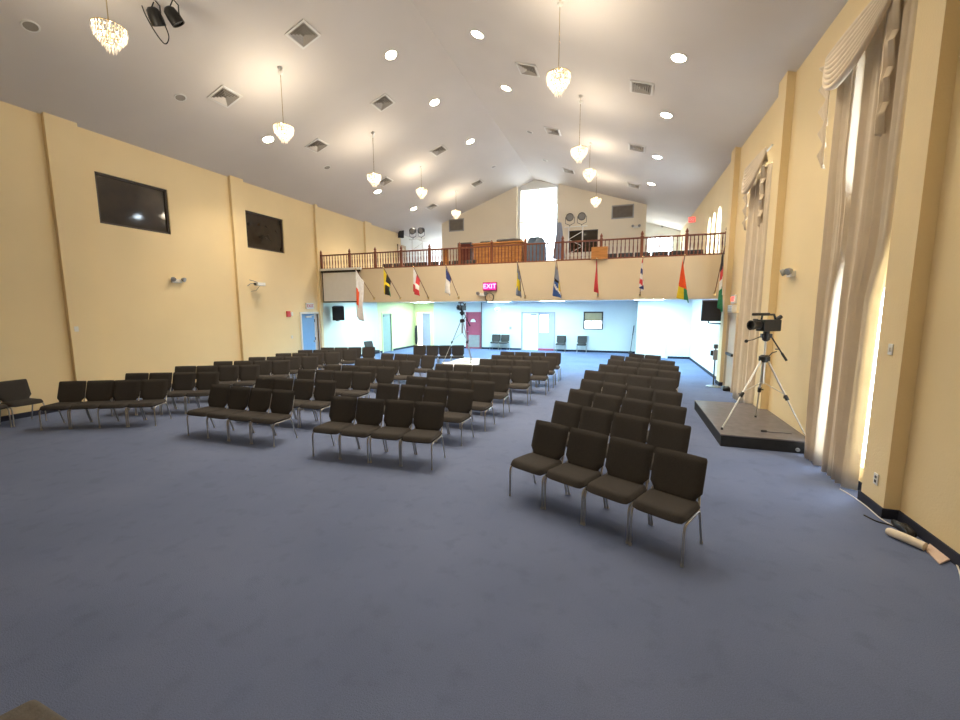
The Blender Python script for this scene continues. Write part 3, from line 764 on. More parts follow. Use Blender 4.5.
for x in VN:
    ys = [8.17, 11.42, 15.37, 19.8] if x < -5 else [11.38, 15.35, 19.8]
    for i, y in enumerate(ys):
        e = VP if first else copy_tree(VP); first = False
        e.location = (x, y, ceil_z(x)); e.rotation_euler = (0, -(SL_L if x < XRIDGE else SL_R), 0)
        tag(e, 'square ceiling air vent, %s from the front on the %s' % (ORD[i], VN[x]), 'air vent', 'ceiling air vents')
# chandeliers
def chandelier_proto():
    e = empty('crystal_chandelier')
    def drop(m, x, y, z, r, h):
        m.add([(x, y, z), (x + r, y, z - h * .35), (x, y + r, z - h * .35), (x - r, y, z - h * .35), (x, y - r, z - h * .35), (x, y, z - h)],
              [(0, 1, 2), (0, 2, 3), (0, 3, 4), (0, 4, 1), (5, 2, 1), (5, 3, 2), (5, 4, 3), (5, 1, 4)])
    for R, z, n, h in ((.222, .42, 28, .12), (.208, .355, 26, .11), (.165, .29, 20, .11), (.115, .22, 14, .11), (.065, .15, 9, .12)):
        m = MB()
        for k in range(n):
            th = 2 * pi * k / n + R * 9; drop(m, R * cos(th), R * sin(th), z, .017, h)
        m.build('crystal_tier', 'crystal', e)
    m = MB()
    for R, z in ((.222, .425), (.208, .36), (.165, .295), (.115, .225), (.065, .155)):
        m.tube([(R * cos(2 * pi * k / 20), R * sin(2 * pi * k / 20), z) for k in range(21)], .007, 6)
    for k in range(4):
        th = k * pi / 2; m.tube([(0, 0, .47), (.222 * cos(th), .222 * sin(th), .425)], .006, 6)
    m.tube([(0, 0, .08), (0, 0, .58)], .010, 8); m.build('frame', 'gold', e, True)
    m = MB()
    for k in range(5):
        th = 2 * pi * k / 5; m.sphere((.10 * cos(th), .10 * sin(th), .36), .025, 8)
    m.build('bulb', 'bulb', e, True)
    return e
CP = chandelier_proto(); first = True
for sx, x in (('left', -8.03), ('right', -1.35)):
    for i, (y, zb) in enumerate(((4.85, 6.42), (8.46, 6.32), (12.33, 6.32), (15.76, 6.76), (19.45, 6.70))):
        if sx == 'right' and i == 0: vis = False
        else: vis = True
        e = CP if first else copy_tree(CP); first = False
        e.location = (x, y, zb); e.rotation_euler = (0, 0, random.uniform(0, 6))
        k = i if sx == 'left' else i - 1
        lb = 'tiered crystal chandelier, %s from the front in the %s hand row' % (ORD[max(k, 0)], sx) if vis else 'tiered crystal chandelier over the front of the hall, outside the frame'
        tag(e, lb, 'chandelier', 'hanging crystal chandeliers')
        H = ceil_z(x) - zb
        m = MB(); m.tube([(0, 0, .57), (0, 0, H - .03)], .008, 6); m.build('cord', 'gold', e)
        m = MB(); m.lathe([(.02, H - .07), (.055, H - .03), (.06, H - .005)], (0, 0, 0), 14); m.build('canopy', 'white', e, True)
        li = bpy.data.lights.new('chandelier_glow', 'POINT'); li.energy = 34 if y < 9 else 22 if y < 14 else 12; li.color = (1, .86, .66); li.shadow_soft_size = .12
        lo = bpy.data.objects.new('chandelier_glow', li); COL.objects.link(lo); lo.parent = e; lo.location = (0, 0, .50)
# twin stage spotlights at the top left
q = Vector((-8.15, 5.55, 7.6))
e = tag(empty('stage_spotlights', (-8.22, 5.85, ceil_z(-8.22))), 'two black stage spotlights on a ceiling bracket at the top left edge', 'spotlight')
m = MB(); m.tube([(-.35, -.15, -.02), (.35, .05, -.02)], .02, 8); m.tube([(0, -.05, 0), (0, -.05, -.06)], .03, 8); m.build('bracket', 'black', e, True)
for k, (dx, dy, rx, rz) in enumerate(((-.17, .02, -50, 10), (.17, .12, -55, -25))):
    R = Matrix.Rotation(radians(rz), 3, 'Z') @ Matrix.Rotation(radians(180 - rx - 20), 3, 'X')
    m = MB(); c = (dx, dy, -.36)
    m.lathe([(.06, -.17), (.10, -.13), (.118, -.02), (.118, .10), (.10, .10), (.095, .07)], c, 18, R); sp = m.build('lamp_head', 'black', e, True)
    m = MB(); m.lathe([(.097, .06), (.097, .07)], c, 18, R); m.build('lens', 'grey', sp)
    m = MB(); m.tube([(dx - .12, dy, -.36), (dx - .12, dy, -.17), (dx, dy, -.04), (dx + .12, dy, -.17), (dx + .12, dy, -.36)], .012, 6); m.build('yoke', 'black', sp, True)
m = MB(); m.tube(smooth([(-.35, -.12, -.03), (-.40, -.03, -.22), (-.33, .08, -.50), (-.20, .16, -.70), (-.05, .14, -.62), (-.06, .08, -.42)]), .010, 6); m.build('cable', 'black', e, True)

# ================================================================== UNDER BALCONY LIGHTS
tn = 0
for x, y in ((-10.4, 16.6), (-4.9, 17.9), (-2.6, 16.6), (1.2, 16.6), (-10.6, 20.6), (-6.3, 21.0), (-3.4, 20.6), (1.0, 19.2)):
    e = tag(empty('fluorescent_panel', (x, y, ZB + .12)), 'white fluorescent ceiling panel under the balcony, %s and %s' % ('front row' if y < 18 else 'back row', {-10.4: 'far left', -10.6: 'far left', -6.3: 'left of centre', -4.9: 'left of centre', -2.6: 'right of centre', -3.4: 'right of centre', 1.2: 'far right', 1.0: 'far right'}[x]), 'light panel', 'fluorescent panels under the balcony')
    m = MB(); m.box((-.65, -.34, -.03), (.65, -.30, 0)); m.box((-.65, .30, -.03), (.65, .34, 0)); m.box((-.65, -.30, -.03), (-.60, .30, 0)); m.box((.60, -.30, -.03), (.65, .30, 0)); m.build('frame', 'white', e)
    m = MB(); m.box((-.60, -.30, -.022), (.60, .30, -.012)); m.build('diffuser', 'tube', e)

# ================================================================== WALL FIXTURES
def emergency(loc, rz, label):
    e = tag(empty('emergency_light', loc, rz), label, 'emergency light', 'twin head emergency lights')   # local -Y faces the room
    m = MB(); m.box((-.14, -.06, -.05), (.14, .006, .05)); m.build('housing', 'white', e)
    for sx in (-1, 1):
        m = MB(); m.lathe([(.03, -.04), (.06, 0), (.065, .05), (.055, .05)], (sx * .14, -.10, .05), 14, Matrix.Rotation(radians(115), 3, 'X') @ Matrix.Rotation(sx * .4, 3, 'Y')); m.build('lamp_head', 'grey', e, True)
p = atx(176, 281, XL); emergency((XL, p.y, p.z), pi / 2, 'twin head emergency light on the left wall below the dark windows')
p = atx(793, 274, XR); emergency((XR, p.y, p.z), -pi / 2, 'twin head emergency light on the right wall between the curtains')
p = aty(665, 227, YFAR); emergency((p.x, YFAR, p.z), 0, 'twin head emergency light on the far wall of the right recess upstairs')
p = aty(636, 227, YB); emergency((p.x, YB, p.z), 0, 'twin head emergency light low on the right gable wall')
def plate(loc, rz, label, name='light_switch', w=.08, h=.12, cat='switch', part='toggle', mt='white', pm='white'):
    e = tag(empty(name, loc, rz), label, cat)
    m = MB(); m.box((-w / 2, -.010, -h / 2), (w / 2, 0, h / 2)); m.build('plate', mt, e, bevel=.003)
    m = MB()
    if part == 'toggle': m.box((-.012, -.022, -.02), (.012, -.010, .02))
    else:
        for z in (-.025, .025): m.box((-.016, -.014, z - .014), (.016, -.010, z + .014))
    m.build(part, pm, e)
p = atx(76, 329, XL + .1); plate((XL + .1, 5.95, p.z), pi / 2, 'white switch plate on the pier at the left')
p = atx(292, 337, XL); plate((XL, p.y, p.z), pi / 2, 'small white switch beside the blue door')
p = atx(902, 351, XR - .14); plate((XR - .14, 5.7, p.z), -pi / 2, 'light switch on the pier right of the near curtain')
p = atx(884, 484, XR - .14); plate((XR - .14, 5.68, p.z), -pi / 2, 'power outlet low on the pier right of the near curtain', 'power_outlet', .08, .13, 'outlet', 'socket', 'white', 'darkgrey')
p = aty(510.5, 328, YB); plate((p.x, YB, p.z), 0, 'grey wall box right of the pair of chairs at the back', 'wall_control', .14, .16, 'control', 'toggle', 'grey', 'darkgrey')
p = atx(396, 334, XL + .012); plate((XL + .012, p.y, p.z), pi / 2, 'dark fire pull box right of the grey green door', 'pull_station', .14, .3, 'alarm', 'toggle', 'tan', 'darkgrey')
# fire alarm
p = atx(288, 314, XL)
e = tag(empty('fire_alarm', (XL, p.y, p.z), pi / 2), 'red fire alarm horn left of the blue door', 'alarm')
m = MB(); m.box((-.09, -.05, -.11), (.09, 0, .11)); m.build('housing', 'red', e, bevel=.008)
m = MB(); m.box((.10, -.06, -.07), (.20, 0, .07)); m.build('strobe', 'white', e, bevel=.008)
# exit sign over blue door (unlit, white)
def exit_sign(loc, rz, label, box, face, letter, w=.42, h=.24, d=.06, sz=.17):
    e = tag(empty('exit_sign', loc, rz), label, 'exit sign')
    m = MB(); m.box((-w / 2, -d, -h / 2), (w / 2, 0, h / 2)); m.build('housing', box, e, bevel=.008)
    m = MB(); m.box((-w / 2 + .02, -d - .004, -h / 2 + .02), (w / 2 - .02, -d, h / 2 - .02)); m.build('face', face, e)
    me = text_mesh('EXIT', sz); me.materials.clear(); me.materials.append(MT[letter])
    o = bpy.data.objects.new('lettering', me); COL.objects.link(o); o.parent = e; o.location = (0, -d - .008, 0); o.rotation_euler = (pi / 2, 0, 0); o.scale = (1.05, 1, 1)
    return e
p = atx(309, 306, XL); exit_sign((XL, p.y, p.z), pi / 2, 'white exit sign with red letters above the blue door', 'white', 'white', 'red')
p = aty(490.3, 286.5, YG); exit_sign((p.x, YG, p.z), 0, 'glowing magenta exit sign on the balcony front', 'exitbox', 'exitface', 'exitletter', .52, .30, .07, .23)
p = atx(732, 301, XR); exit_sign((XR, 13.25, 2.56), -pi / 2, 'glowing red exit sign over the side door on the right wall', 'white', 'white', 'redexit')
p = aty(697, 212, 21.5); exit_sign((2.80, 21.6, 6.35), 0, 'red exit sign high in the right recess upstairs', 'white', 'redexit', 'white', .34, .26)
# projector camera on arms, left wall
p = atx(258, 284, XL + .25)
e = tag(empty('wall_projector', (XL, p.y, p.z), pi / 2), 'small white projector on bent wall arms between the left windows', 'projector')
m = MB(); m.tube([(-.32, 0, .18), (-.05, -.20, .08), (0, -.25, .05)], .014, 6); m.tube([(-.40, 0, -.20), (-.22, -.15, .0), (0, -.25, .03)], .014, 6); m.build('arm', 'grey', e, True)
m = MB(); m.box((-.10, -.36, -.06), (.22, -.16, .05)); m.build('housing', 'white', e, bevel=.015)
m = MB(); m.lathe([(.035, 0), (.035, .06), (.028, .06)], (-.10, -.26, -.005), 12, Matrix.Rotation(-pi / 2, 3, 'Y')); m.build('lens', 'black', e, True)
m = MB(); m.tube([(.12, -.2, -.05), (.05, -.08, -.22), (-.15, -.01, -.26)], .006, 5); m.build('cable', 'darkgrey', e, True)
# clock and small devices on the balcony front
p = aty(489.7, 297.3, YG)
e = tag(empty('wall_clock', (p.x, YG, p.z)), 'round wall clock below the magenta exit sign', 'clock')
m = MB(); m.lathe([(.17, 0), (.17, .04), (.15, .05), (.145, .03)], (0, 0, 0), 28, Matrix.Rotation(pi / 2, 3, 'X')); m.build('rim', 'darkgrey', e, True)
m = MB(); m.lathe([(.146, .028), (.146, .032)], (0, 0, 0), 28, Matrix.Rotation(pi / 2, 3, 'X')); m.build('face', 'tan', e)
m = MB(); m.cbox((.0, -.036, .045), (.008, .004, .10)); m.cbox((.03, -.036, .0), (.07, .004, .008)); m.build('hand', 'black', e)
p = aty(484, 294, YG); emergency((p.x - .05, YG, p.z - .02), 0, 'twin head emergency light left of the round clock')
# right wall AC box under exit
e = tag(empty('wall_box', (XR, 13.25, 2.28), -pi / 2), 'white box under the red exit sign on the right wall', 'box')
m = MB(); m.box((-.25, -.12, -.09), (.25, 0, .12)); m.build('housing', 'white', e, bevel=.01)
m = MB()
for k in range(4): m.box((-.2, -.125, -.06 + k * .04), (.2, -.12, -.045 + k * .04))
m.build('slot', 'grey', e)

# projection screen --------------------------------------------------
e = tag(empty('projection_screen', (-11.05, YG - .075, ZT)), 'pulled down projection screen at the left end of the balcony front', 'screen')
m = MB(); m.box((-.98, -.07, -.02), (1.0, .06, .07)); m.build('case', 'white', e, bevel=.01)
m = MB(); m.box((-.94, -.05, -.10), (.97, -.0, -.02)); m.build('roller', 'black', e)
m = MB(); m.box((-.86, -.03, -1.27), (.86, -.022, -.08)); m.build('cloth', 'screen', e)
m = MB(); m.box((-.91, -.034, -1.30), (-.86, -.018, -.08)); m.box((.86, -.034, -1.30), (.91, -.018, -.08)); m.box((-.91, -.034, -1.32), (.91, -.018, -1.27)); m.build('border', 'black', e)
# speakers ----------------------------------------------------------
def speaker(c, w, d, h, rz, tilt, label, arm):
    e = tag(empty('wall_speaker', c, rz), label, 'speaker'); e.rotation_euler = (tilt, 0, rz)
    m = MB(); m.prism([(-w / 2, -d / 2), (w / 2, -d / 2), (w * .36, d / 2), (-w * .36, d / 2)], -h / 2, h / 2, 'XY'); m.build('cabinet', 'black', e, bevel=.015)
    m = MB(); m.box((-w / 2 + .02, -d / 2 - .015, -h / 2 + .02), (w / 2 - .02, -d / 2, h / 2 - .02)); m.build('grille', 'blackgrille', e)
    m = MB(); m.tube(arm, .02, 8); m.build('bracket', 'darkgrey', e, True)
    return e
q = aty(338.5, 313, 15.0)
speaker((q.x, 15.0, q.z), .50, .36, .60, radians(35), radians(8), 'black loudspeaker hung under the left end of the balcony', [(0, .1, -.29), (0, .1, -.37), (-.1, .35, -.40), (-.25, .55, -.40)])
q = aty(710, 310.5, 13.95)
speaker((q.x, 13.95, q.z), .54, .38, .60, radians(4), radians(6), 'black loudspeaker on a bracket by the right wall under the balcony end', [(0, .05, -.29), (0, .05, -.38), (.2, .1, -.41), (.52, .15, -.41)])
q = atx(401, 234, XL + .2)
speaker((XL + .18, q.y, q.z), .30, .26, .42, radians(50), radians(8), 'small black loudspeaker high on the left wall upstairs', [(0, .1, 0), (-.05, .2, 0), (-.1, .22, .0)])
# flags -------------------------------------------------------------
FM = ['f_white', 'f_red', 'f_orange', 'f_yellow', 'f_black', 'f_green', 'f_blue', 'f_navy', 'f_grey']
W, RD, OR, YE, BK, GN, BL, NV, GY = range(9)
def flag(x, colfn, label, tipY=13.2, tipZ=3.80, length=.85, spread=1.0, hoist=.62, fold=.05, ph=0):
    e = tag(empty('flag', (x, YG, 2.74)), label, 'flag', 'flags along the balcony front')
    tip = Vector((0, tipY - YG, tipZ - 2.74))
    m = MB(); m.cbox((0, -.016, 0), (.06, .044, .10)); m.tube([(0, -.02, 0), tuple(tip.normalized() * .14)], .022, 8); m.build('bracket', 'gold', e)
    m = MB(); m.tube([(0, -.02, .02), tuple(tip)], .012, 8); m.build('pole', 'railwood', e, True)
    m = MB(); m.sphere(tuple(tip + Vector((0, -.02, .02))), .028, 8); m.build('finial', 'gold', e, True)
    dirp = (-tip).normalized()
    m = MB()
    def f(u, v):
        h = tip + dirp * (.02 + u * hoist)
        zz = h.z - v * (length - .25 * u)
        yy = h.y * (1 - .0) - (u * hoist * .72) * .55 * min(1, v * 1.6)
        xx = fold * (.25 + v) * sin(u * 8.5 + ph) + spread * (.02 + .10 * v) * (u - .35)
        return (xx - .016, yy - .0, zz)
    m.grid(f, 20, 22, colfn); o = m.build('cloth', FM, e, True)
    sd = o.modifiers.new('thick', 'SOLIDIFY'); sd.thickness = .004; sd.offset = 0
    return e
flag(-9.52, lambda u, v: OR if (.35 < v < .72 and u < .55) else W, 'white flag with orange red block beside the projection screen', length=1.78, spread=1.6, ph=.5)
flag(-8.32, lambda u, v: YE if (u < .45 or .36 < v < .52) else BK if v < .36 or u < .75 else GN, 'yellow, black and green flag, second from the left on the balcony', ph=1.2, spread=1.8)
flag(-7.10, lambda u, v: RD if (v > .66 or (u > .55 and v < .4)) else W, 'red and white flag, third from the left on the balcony', ph=.2)
flag(-5.85, lambda u, v: NV if v < .36 else W, 'white flag with navy top left of the magenta exit sign', ph=2.0)
flag(-3.32, lambda u, v: GY if (v < .33 or v > .78) else (YE if u < .7 else BK), 'grey blue and yellow flag right of the round clock', length=.95, ph=1)
flag(-2.06, lambda u, v: GY if v < .42 else (BK if (.42 < v < .50 and u < .6) else (YE if (u > .55 and v < .78) else (W if abs(v - .5 - (u - .1) * .6) < .06 else BL))), 'blue flag with yellow and black triangle, left of the red flag', length=1.02, spread=2.6, ph=2.4)
flag(-.84, lambda u, v: RD, 'plain red flag below the wooden box on the railing', length=.86, spread=.5, ph=.4)
flag(.47, lambda u, v: [RD, W, NV, W][int((u * 1.5 + v * 2.2) * 2.2) % 4], 'red, white and navy striped flag, third from the right on the balcony', length=.80, spread=.5, ph=1.7)
flag(1.58, lambda u, v: BK if (u > .62 and v < .62) else (OR if v < .66 else (YE if u < .45 else GN)), 'black, orange, yellow and green flag, second from the right on the balcony', length=1.15, spread=3.6, ph=2.8)
flag(2.60, lambda u, v: BK if v < .30 else (RD if v < .48 else (W if v < .66 else GN)), 'black, red, white and green flag at the right wall end of the balcony', tipY=13.4, tipZ=4.0, length=1.55, spread=.7, ph=.9)

# ================================================================== CURTAINS
def curtain(panels, swag, jabots, label, xface):
    e = tag(empty('curtain', (xface, (panels[0][0](3) + panels[-1][1](3)) / 2, 0)), label, 'curtain', 'swagged curtains on the right wall'); cy = e.location.y
    for (ya, yb, z0, z1, nf, ph) in panels:
        m = MB()
        def f(u, v):
            z = z0 + (z1 - z0) * v; a = ya(z); b = yb(z); y = a + (b - a) * u
            amp = .06 * (1 - .25 * v)
            dx = amp * sin(2 * pi * nf * u + ph + .4 * sin(3 * v)) + .018 * sin(2 * pi * nf * 2.3 * u + 1.3 + v)
            return (dx, y - cy, z)
        m.grid(f, int(nf * 12), 24); o = m.build('panel', 'curtain', e, True)
        sd = o.modifiers.new('thick', 'SOLIDIFY'); sd.thickness = .006; sd.offset = 0
    # swag
    y0, y1, zt, dropd, nf = swag
    m = MB()
    def s(u, v):
        y = y0 + (y1 - y0) * u
        par = 1 - (2 * u - 1) ** 2
        sag = dropd * (.12 + .88 * v) * par ** .8 + v * .10
        z = zt - sag
        fold = .075 * abs(sin(v * pi * nf)) * par ** .4
        dx = -.12 - .12 * par * (.4 + .6 * v) - fold
        return (dx, y - cy, z + .01 * sin(v * 2 * pi * nf))
    m.grid(s, 28, 60); o = m.build('swag', 'curtain', e, True); sd = o.modifiers.new('thick', 'SOLIDIFY'); sd.thickness = .006; sd.offset = 0
    for (ya, yb, zj, L, nf) in jabots:     # cascading zigzag side tails
        m = MB()
        def j(u, v):
            tri = abs(((v * nf) % 1) * 2 - 1)
            wd = (yb - ya) * (1 - .55 * v)
            y = ya + wd * u * (.55 + .45 * tri)
            x = -.05 - .055 * (1 - u) - .10 * (1 - v * .4) * u * tri + .02 * sin(u * 14)
            return (x, y - cy, zj - L * v - .05 * u * (1 - tri))
        m.grid(j, 14, int(nf * 12)); o = m.build('jabot', 'curtain', e, True); sd = o.modifiers.new('thick', 'SOLIDIFY'); sd.thickness = .006; sd.offset = 0
    m = MB(); m.tube([(-.03, y0 - cy - .05, zt + .01), (-.03, y1 - cy + .05, zt + .01)], .02, 8); m.build('rod', 'white', e, True)
    return e
def lerp(z, pts):
    for (z0, y0), (z1, y1) in zip(pts, pts[1:]):
        if z <= z1: return y0 + (y1 - y0) * max(0, min(1, (z - z0) / (z1 - z0)))
    return pts[-1][1]
XC = XR - .14
curtain([(lambda z: lerp(z, [(0, 6.99), (2.5, 6.95), (3.0, 6.83), (3.7, 6.83), (4.1, 6.935), (5.6, 6.93)]), lambda z: lerp(z, [(0, 7.42), (.6, 7.50), (5.6, 7.60)]), .02, 5.7, 5, .3),
         (lambda z: lerp(z, [(0, 6.20), (2.4, 6.14), (3.0, 5.97), (5.7, 5.97)]), lambda z: lerp(z, [(0, 6.85), (5.6, 6.86)]), .02, 5.75, 5, 1.4)],
        (6.05, 7.78, 5.90, .62, 8), [(7.66, 7.98, 5.86, 1.45, 4.5), (6.30, 5.99, 5.95, 1.65, 4.5)], 'near cream swagged curtain on the right wall beside the light switch', XC)
curtain([(lambda z: 11.12, lambda z: lerp(z, [(0, 11.95), (5.6, 11.75)]), .02, 5.3, 5, .3), (lambda z: 10.42, lambda z: 11.13, .02, 5.3, 5, 1.4)],
        (10.42, 11.95, 5.62, .62, 8), [(11.78, 12.05, 5.58, 1.35, 4.5), (10.72, 10.42, 5.6, 1.5, 4.5)], 'far cream swagged curtain on the right wall behind the tripod camera', XC)

# ================================================================== STAGE PLATFORM, TRIPODS
e = tag(empty('low_platform', (2.28, 9.2, 0)), 'low dark stage platform against the right wall under the tripod', 'platform')
def plat(o): return [(-.66 - o, -1.57 - o), (.62, -1.57 - o), (.62, .67), (.47, .67), (.47, 1.16 + o), (-.66 - o, 1.16 + o)]
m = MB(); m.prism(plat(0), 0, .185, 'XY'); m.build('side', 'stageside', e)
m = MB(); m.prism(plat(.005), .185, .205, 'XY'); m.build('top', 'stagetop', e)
m = MB(); m.lathe([(.03, 0), (.03, .02), (.015, .025)], (.42, -1.575, .06), 10, Matrix.Rotation(pi / 2, 3, 'X')); m.build('handle_hole', 'grey', e)
def tripod(base, apex_z, feet, head_top, label, colm='alu', handle=None, kneef=.50, dolly=False):
    """base: centre on the floor (x,y,z)"""
    e = tag(empty('camera_tripod', base), label, 'tripod', 'camera tripods')
    A = Vector((0, 0, apex_z))
    m = MB(); m.lathe([(.035, apex_z - .45), (.035, apex_z - .05), (.03, apex_z - .02), (.018, apex_z), (.018, head_top - .16)], (0, 0, 0), 12); m.build('centre_column', colm, e, True)
    m = MB(); m.lathe([(.05, apex_z - .07), (.088, apex_z - .04), (.088, apex_z + .03), (.05, apex_z + .06)], (0, 0, 0), 14); m.build('collar', 'black', e, True)
    for f in feet:
        f = Vector(f); top = A + Vector((f.x, f.y, 0)).normalized() * .06 - Vector((0, 0, .02))
        mid = top.lerp(f, kneef)
        m = MB(); m.tube([top, mid], .017, 8); m.tube([mid, f + Vector((0, 0, .02))], .012, 8); lg = m.build('leg', colm, e, True)
        m = MB(); d = (f - top).normalized(); m.tube([mid - d * .04, mid + d * .05], .03, 8); sid = d.cross(Vector((0, 0, 1))).normalized(); m.tube([mid, mid + sid * .06], .012, 6); m.build('clamp', 'black', lg, True)
        m = MB(); m.tube([f + Vector((0, 0, .04)), f], [.016, .022], 8); m.build('foot', 'black', lg, True)
        m = MB(); m.tube([Vector((0, 0, apex_z - .42)), top.lerp(f, kneef * .92)], .007, 6); m.build('spreader_arm', colm, e, True)
    m = MB(); m.lathe([(.028, head_top - .18), (.06, head_top - .15), (.065, head_top - .05), (.05, head_top - .04), (.05, head_top)], (0, 0, 0), 14); m.cbox((.0, .0, head_top - .08), (.16, .08, .07)); m.build('pan_head', 'black', e, True)
    if handle:
        m = MB(); hs = Vector((.06, 0, head_top - .07)); he = Vector(handle); m.tube([hs, he], .012, 8); m.tube([hs.lerp(he, .7), he], .019, 8); m.tube([hs.lerp(he, .55), hs.lerp(he, .55) + Vector((-.06, 0, 0))], .01, 6); m.build('pan_handle', 'black', e, True)
    if dolly:
        m = MB()
        for f in feet: m.tube([(0, 0, .06), (f[0] * 1.05, f[1] * 1.05, .05)], .016, 8)
        for f in feet:
            m.cbox((f[0], f[1], .035), (.05, .03, .07))
        m.build('dolly', 'white', e, True)
    m = MB(); m.tube([(.05, 0, apex_z + .02), (.10, -.02, apex_z + .10), (.17, -.02, apex_z + .13)], .010, 6); m.build('crank', 'black', e, True)
    return e
def camcorder(loc, rz, label):
    e = tag(empty('video_camera', loc, rz), label, 'video camera', 'video cameras on tripods')     # lens points to local -Y
    m = MB(); m.box((-.075, -.14, 0), (.075, .20, .16)); m.build('body', 'black', e, bevel=.015)
    m = MB(); m.lathe([(.048, 0), (.055, .02), (.055, .14), (.068, .15), (.068, .20), (.055, .20), (.05, .16)], (0, -.13, .085), 18, Matrix.Rotation(pi / 2, 3, 'X')); m.build('lens_barrel', 'black', e, True)
    m = MB(); m.tube([(0, -.12, .16), (0, -.11, .23), (0, .12, .23), (0, .16, .16)], .016, 8); m.build('top_handle', 'black', e, True)
    m = MB(); m.tube([(.04, -.34, .235), (.04, -.02, .235)], .020, 8); m.tube([(.04, -.08, .235), (0, -.06, .23)], .012, 6); m.build('microphone', 'black', e, True)
    m = MB(); m.box((-.155, -.12, .10), (-.075, -.095, .17)); m.box((-.09, -.11, .12), (-.07, -.10, .15)); m.build('viewing_screen', 'darkgrey', e, bevel=.005)
    m = MB(); m.tube([(0, .16, .15), (0, .26, .20)], .03, 10); m.build('viewfinder', 'black', e, True)
    return e
cx, cy = 2.37, 8.42
e = tripod((cx, cy, .205), 1.22, [(-.68, -.48, 0), (.50, -.60, 0), (.12, .66, 0)], 1.70, 'silver camera tripod standing on the dark platform by the right wall', handle=(.30, -.10, 1.20))
e = camcorder((cx, cy, .205 + 1.70), radians(-62), 'black video camera on the tripod by the right wall'); e.scale = (1.2, 1.0, 1.25)
m = MB(); m.sphere((0, 0, 0), .032, 10); m.tube([(0, 0, 0), (.10, .04, .02), (.26, .05, .1)], .008, 6)
o = m.build('remote_knob', 'black', bpy.data.objects.get('camera_tripod'), True, loc=(-.30, -.02, 1.52))
# mid room tripod on its white platform
e = tag(empty('low_platform', (-5.36, 13.8, 0)), 'low white platform in the gap behind the left centre block', 'platform')
m = MB(); m.box((-.60, -1.3, 0), (.60, 1.2, .38)); m.build('side', 'grey', e)
m = MB(); m.box((-.62, -1.32, .38), (.62, 1.22, .40)); m.build('top', 'whiteboard', e)
e = tripod((-5.42, 13.6, .40), 1.50, [(-.50, -.60, .02), (.42, -.25, .02), (.05, .80, .02)], 1.86, 'silver camera tripod on the white platform in front of the balcony', colm='grey', handle=(.26, .1, 1.30), dolly=True)
e = camcorder((-5.42, 13.6, .40 + 1.86), radians(-12), 'black video camera on the tripod in front of the balcony'); e.scale = (.95, .8, 1.15)

# cable and mic on platform
m = MB(); m.tube([(0, 0, .012), (.12, -.02, .01), (.25, .01, .01), (.38, -.01, .01)], .006, 6); m.tube([(-.06, .0, .018), (.02, .0, .018)], .018, 8)
o = m.build('cable_end', 'black', None, True, loc=(2.35, 8.0, .205)); tag(o, 'black cable plug lying on the dark platform', 'cable')
# pedestal stand at the right under the speaker
e = tag(empty('pedestal_stand', (2.58, 13.55, 0)), 'slim chrome floor stand with small box head under the right loudspeaker', 'stand')
m = MB(); m.lathe([(.20, 0), (.20, .02), (.05, .04), (.03, .06)], (0, 0, 0), 20); m.build('base', 'metal', e, True)
m = MB(); m.tube([(0, 0, .04), (0, 0, .95)], .018, 8); m.build('pole', 'darkgrey', e, True)
m = MB(); m.box((-.06, -.06, .80), (.05, .05, 1.10)); m.build('box', 'grey', e, bevel=.01)
m = MB(); m.box((-.05, -.05, 1.14), (.05, .05, 1.26)); m.tube([(0, 0, 1.08), (0, 0, 1.16)], .015, 6); m.build('head', 'darkgrey', e, bevel=.01)
m = MB(); m.box((-.13, -.05, .93), (-.07, .03, 1.08)); m.build('dispenser', 'black', e, bevel=.008)
lump('cable_heap', (2.79, 12.98, 0), (.10, .14, .06), 'black', 'black bundle of cable at the foot of the side door', 'cable')
# broom in the corner
e = tag(empty('broom', (.44, YB - .25, 0)), 'dark long handled broom leaning in the corner of the back wall', 'broom')
m = MB(); m.tube([(-.05, 0, .12), (.08, .19, 1.45)], .014, 8); m.tube([(.03, .12, .95), (.08, .19, 1.45)], .022, 8); m.build('handle', 'black', e, True)
m = MB(); m.prism([(-.16, 0), (.08, 0), (.02, .14), (-.10, .14)], -.04, .04, 'XZ'); m.build('brush', 'darkgrey', e)
# pipe by the pink red door
m = MB(); m.tube([(0, 0, 0), (0, 0, ZB + .11)], .025, 8); m.tube([(0, 0, .0), (0, 0, .03)], .05, 8); o = m.build('wall_pipe', 'darkgrey', None, True, loc=(-7.78, YB - .06, 0)); tag(o, 'thin dark vertical pipe right of the pink red door', 'pipe')
# hanging sensor under the balcony
p = aty(497.5, 312.5, 21.5)
e = tag(empty('ceiling_projector', (p.x, 21.5, ZB + .12)), 'small grey device hanging on a rod near the back wall', 'projector')
m = MB(); m.tube([(0, 0, 0), (0, 0, -.35)], .012, 6); m.build('rod', 'grey', e)
m = MB(); m.box((-.12, -.10, -.48), (.12, .10, -.34)); m.build('housing', 'grey', e, bevel=.02)
m = MB(); m.lathe([(.04, 0), (.04, .04)], (0, -.10, -.41), 12, Matrix.Rotation(pi / 2, 3, 'X')); m.build('lens', 'black', e)
# coat by the open door
lump('hanging_coat', (-11.98, YB - .14, .15), (.07, .10, .55), 'black', 'black coat hanging at the left side of the open lilac door', 'coat')
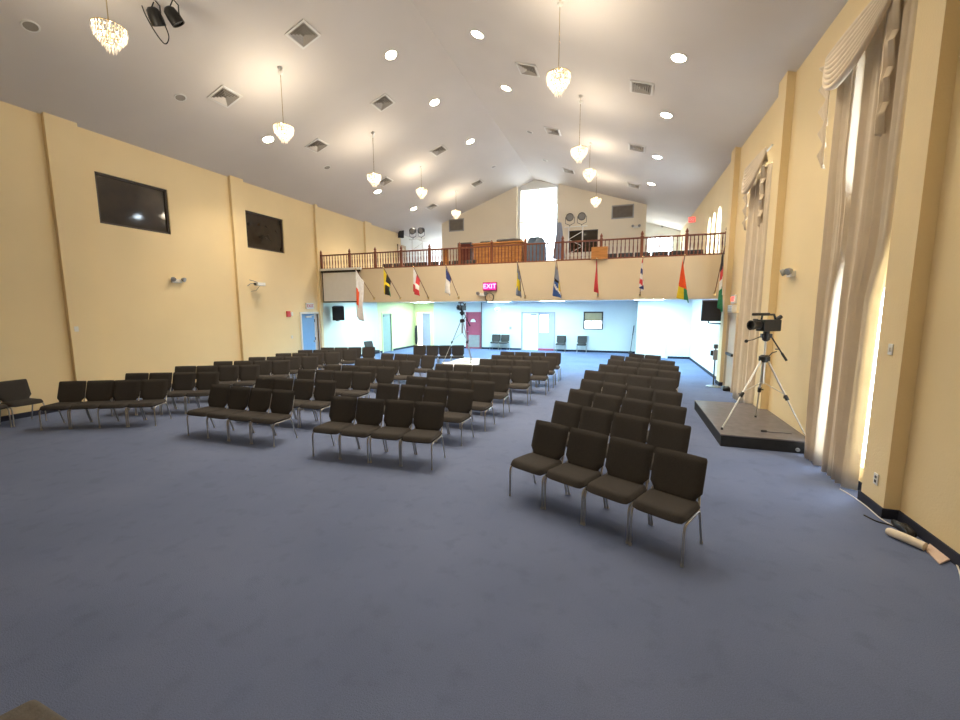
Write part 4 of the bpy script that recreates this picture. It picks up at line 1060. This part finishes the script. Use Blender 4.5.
# ================================================================== FLOOR CLUTTER (right)
q0 = atz(887, 531, .04); q1 = atz(925, 547, .04)
m = MB(); d = (q1 - q0); m.tube([(0, 0, 0), tuple(d * .08), tuple(d * .5 + Vector((0, 0, .004))), tuple(d)], [.03, .042, .043, .04], 14)
o = m.build('paper_roll', 'paper', None, True, loc=(q0.x, q0.y, .044)); tag(o, 'long cream paper roll on the carpet by the right wall', 'paper roll')
cs = [atz(x, y, .02) for x, y in ((924, 547), (932, 542), (953, 558), (940, 563))]
c = sum(cs, Vector()) / 4
m = MB(); vs = [(p - c).xy for p in cs]
m.prism([(v.x, v.y) for v in vs], 0, .018, 'XY'); o = m.build('folded_card', 'pinkpaper', None, bevel=.004, loc=(c.x, c.y, .002)); tag(o, 'pinkish flat card folder at the end of the paper roll', 'card')
pts = [atz(x, y, .008) for x, y in ((840, 489), (852, 496), (866, 506), (880, 518), (893, 526), (903, 531))]
m = MB(); m.tube(smooth(pts), .006, 6); o = m.build('white_cable', 'white', None, True); tag(o, 'thin white cable along the base of the right wall', 'cable')
pts = [atz(x, y, .008) for x, y in ((864, 515), (876, 521), (890, 525), (901, 530), (915, 537))]
m = MB(); m.tube(smooth(pts), .008, 6); o = m.build('black_cable', 'black', None, True); tag(o, 'black cable on the carpet beside the paper roll', 'cable')
pts = [atz(x, y, .010) for x, y in ((952, 557), (956, 563), (960, 573), (962, 585))]
m = MB(); m.tube(smooth(pts), .007, 6); o = m.build('extension_cord', 'white', None, True); tag(o, 'short white cord at the right edge by the card folder', 'cord')
lump('adapter_heap', (2.82, 5.2, 0), (.05, .14, .035), 'black', 'black power adapters heaped behind the paper roll', 'adapter')
# corner of a box at the lower left
c0 = atz(35, 695, .7); c1 = atz(-2, 714, .7); c2 = atz(77, 722, .7)
a = (c1 - c0).normalized(); b = (c2 - c0).normalized()
m = MB(); L1, L2 = .5, .5
base = [Vector((0, 0, 0)), a * L1, a * L1 + b * L2, b * L2]
m.prism([(v.x, v.y) for v in base], 0, .70, 'XY'); o = m.build('storage_box', 'softgrey', None, bevel=.03, bseg=4, smooth=True, loc=(c0.x, c0.y, 0)); tag(o, 'grey beige box whose rounded corner shows at the lower left', 'box')

# ================================================================== WORLD / RENDER SETTINGS
w = bpy.data.worlds.new('world'); scene.world = w; w.use_nodes = True
bg = w.node_tree.nodes['Background']; bg.inputs['Color'].default_value = (.80, .91, 1.0, 1); bg.inputs['Strength'].default_value = 13.0
scene.view_settings.view_transform = 'Standard'; scene.view_settings.look = 'None'; scene.view_settings.gamma = 1
scene.view_settings.exposure = 0.28
scene.view_settings.use_curve_mapping = False
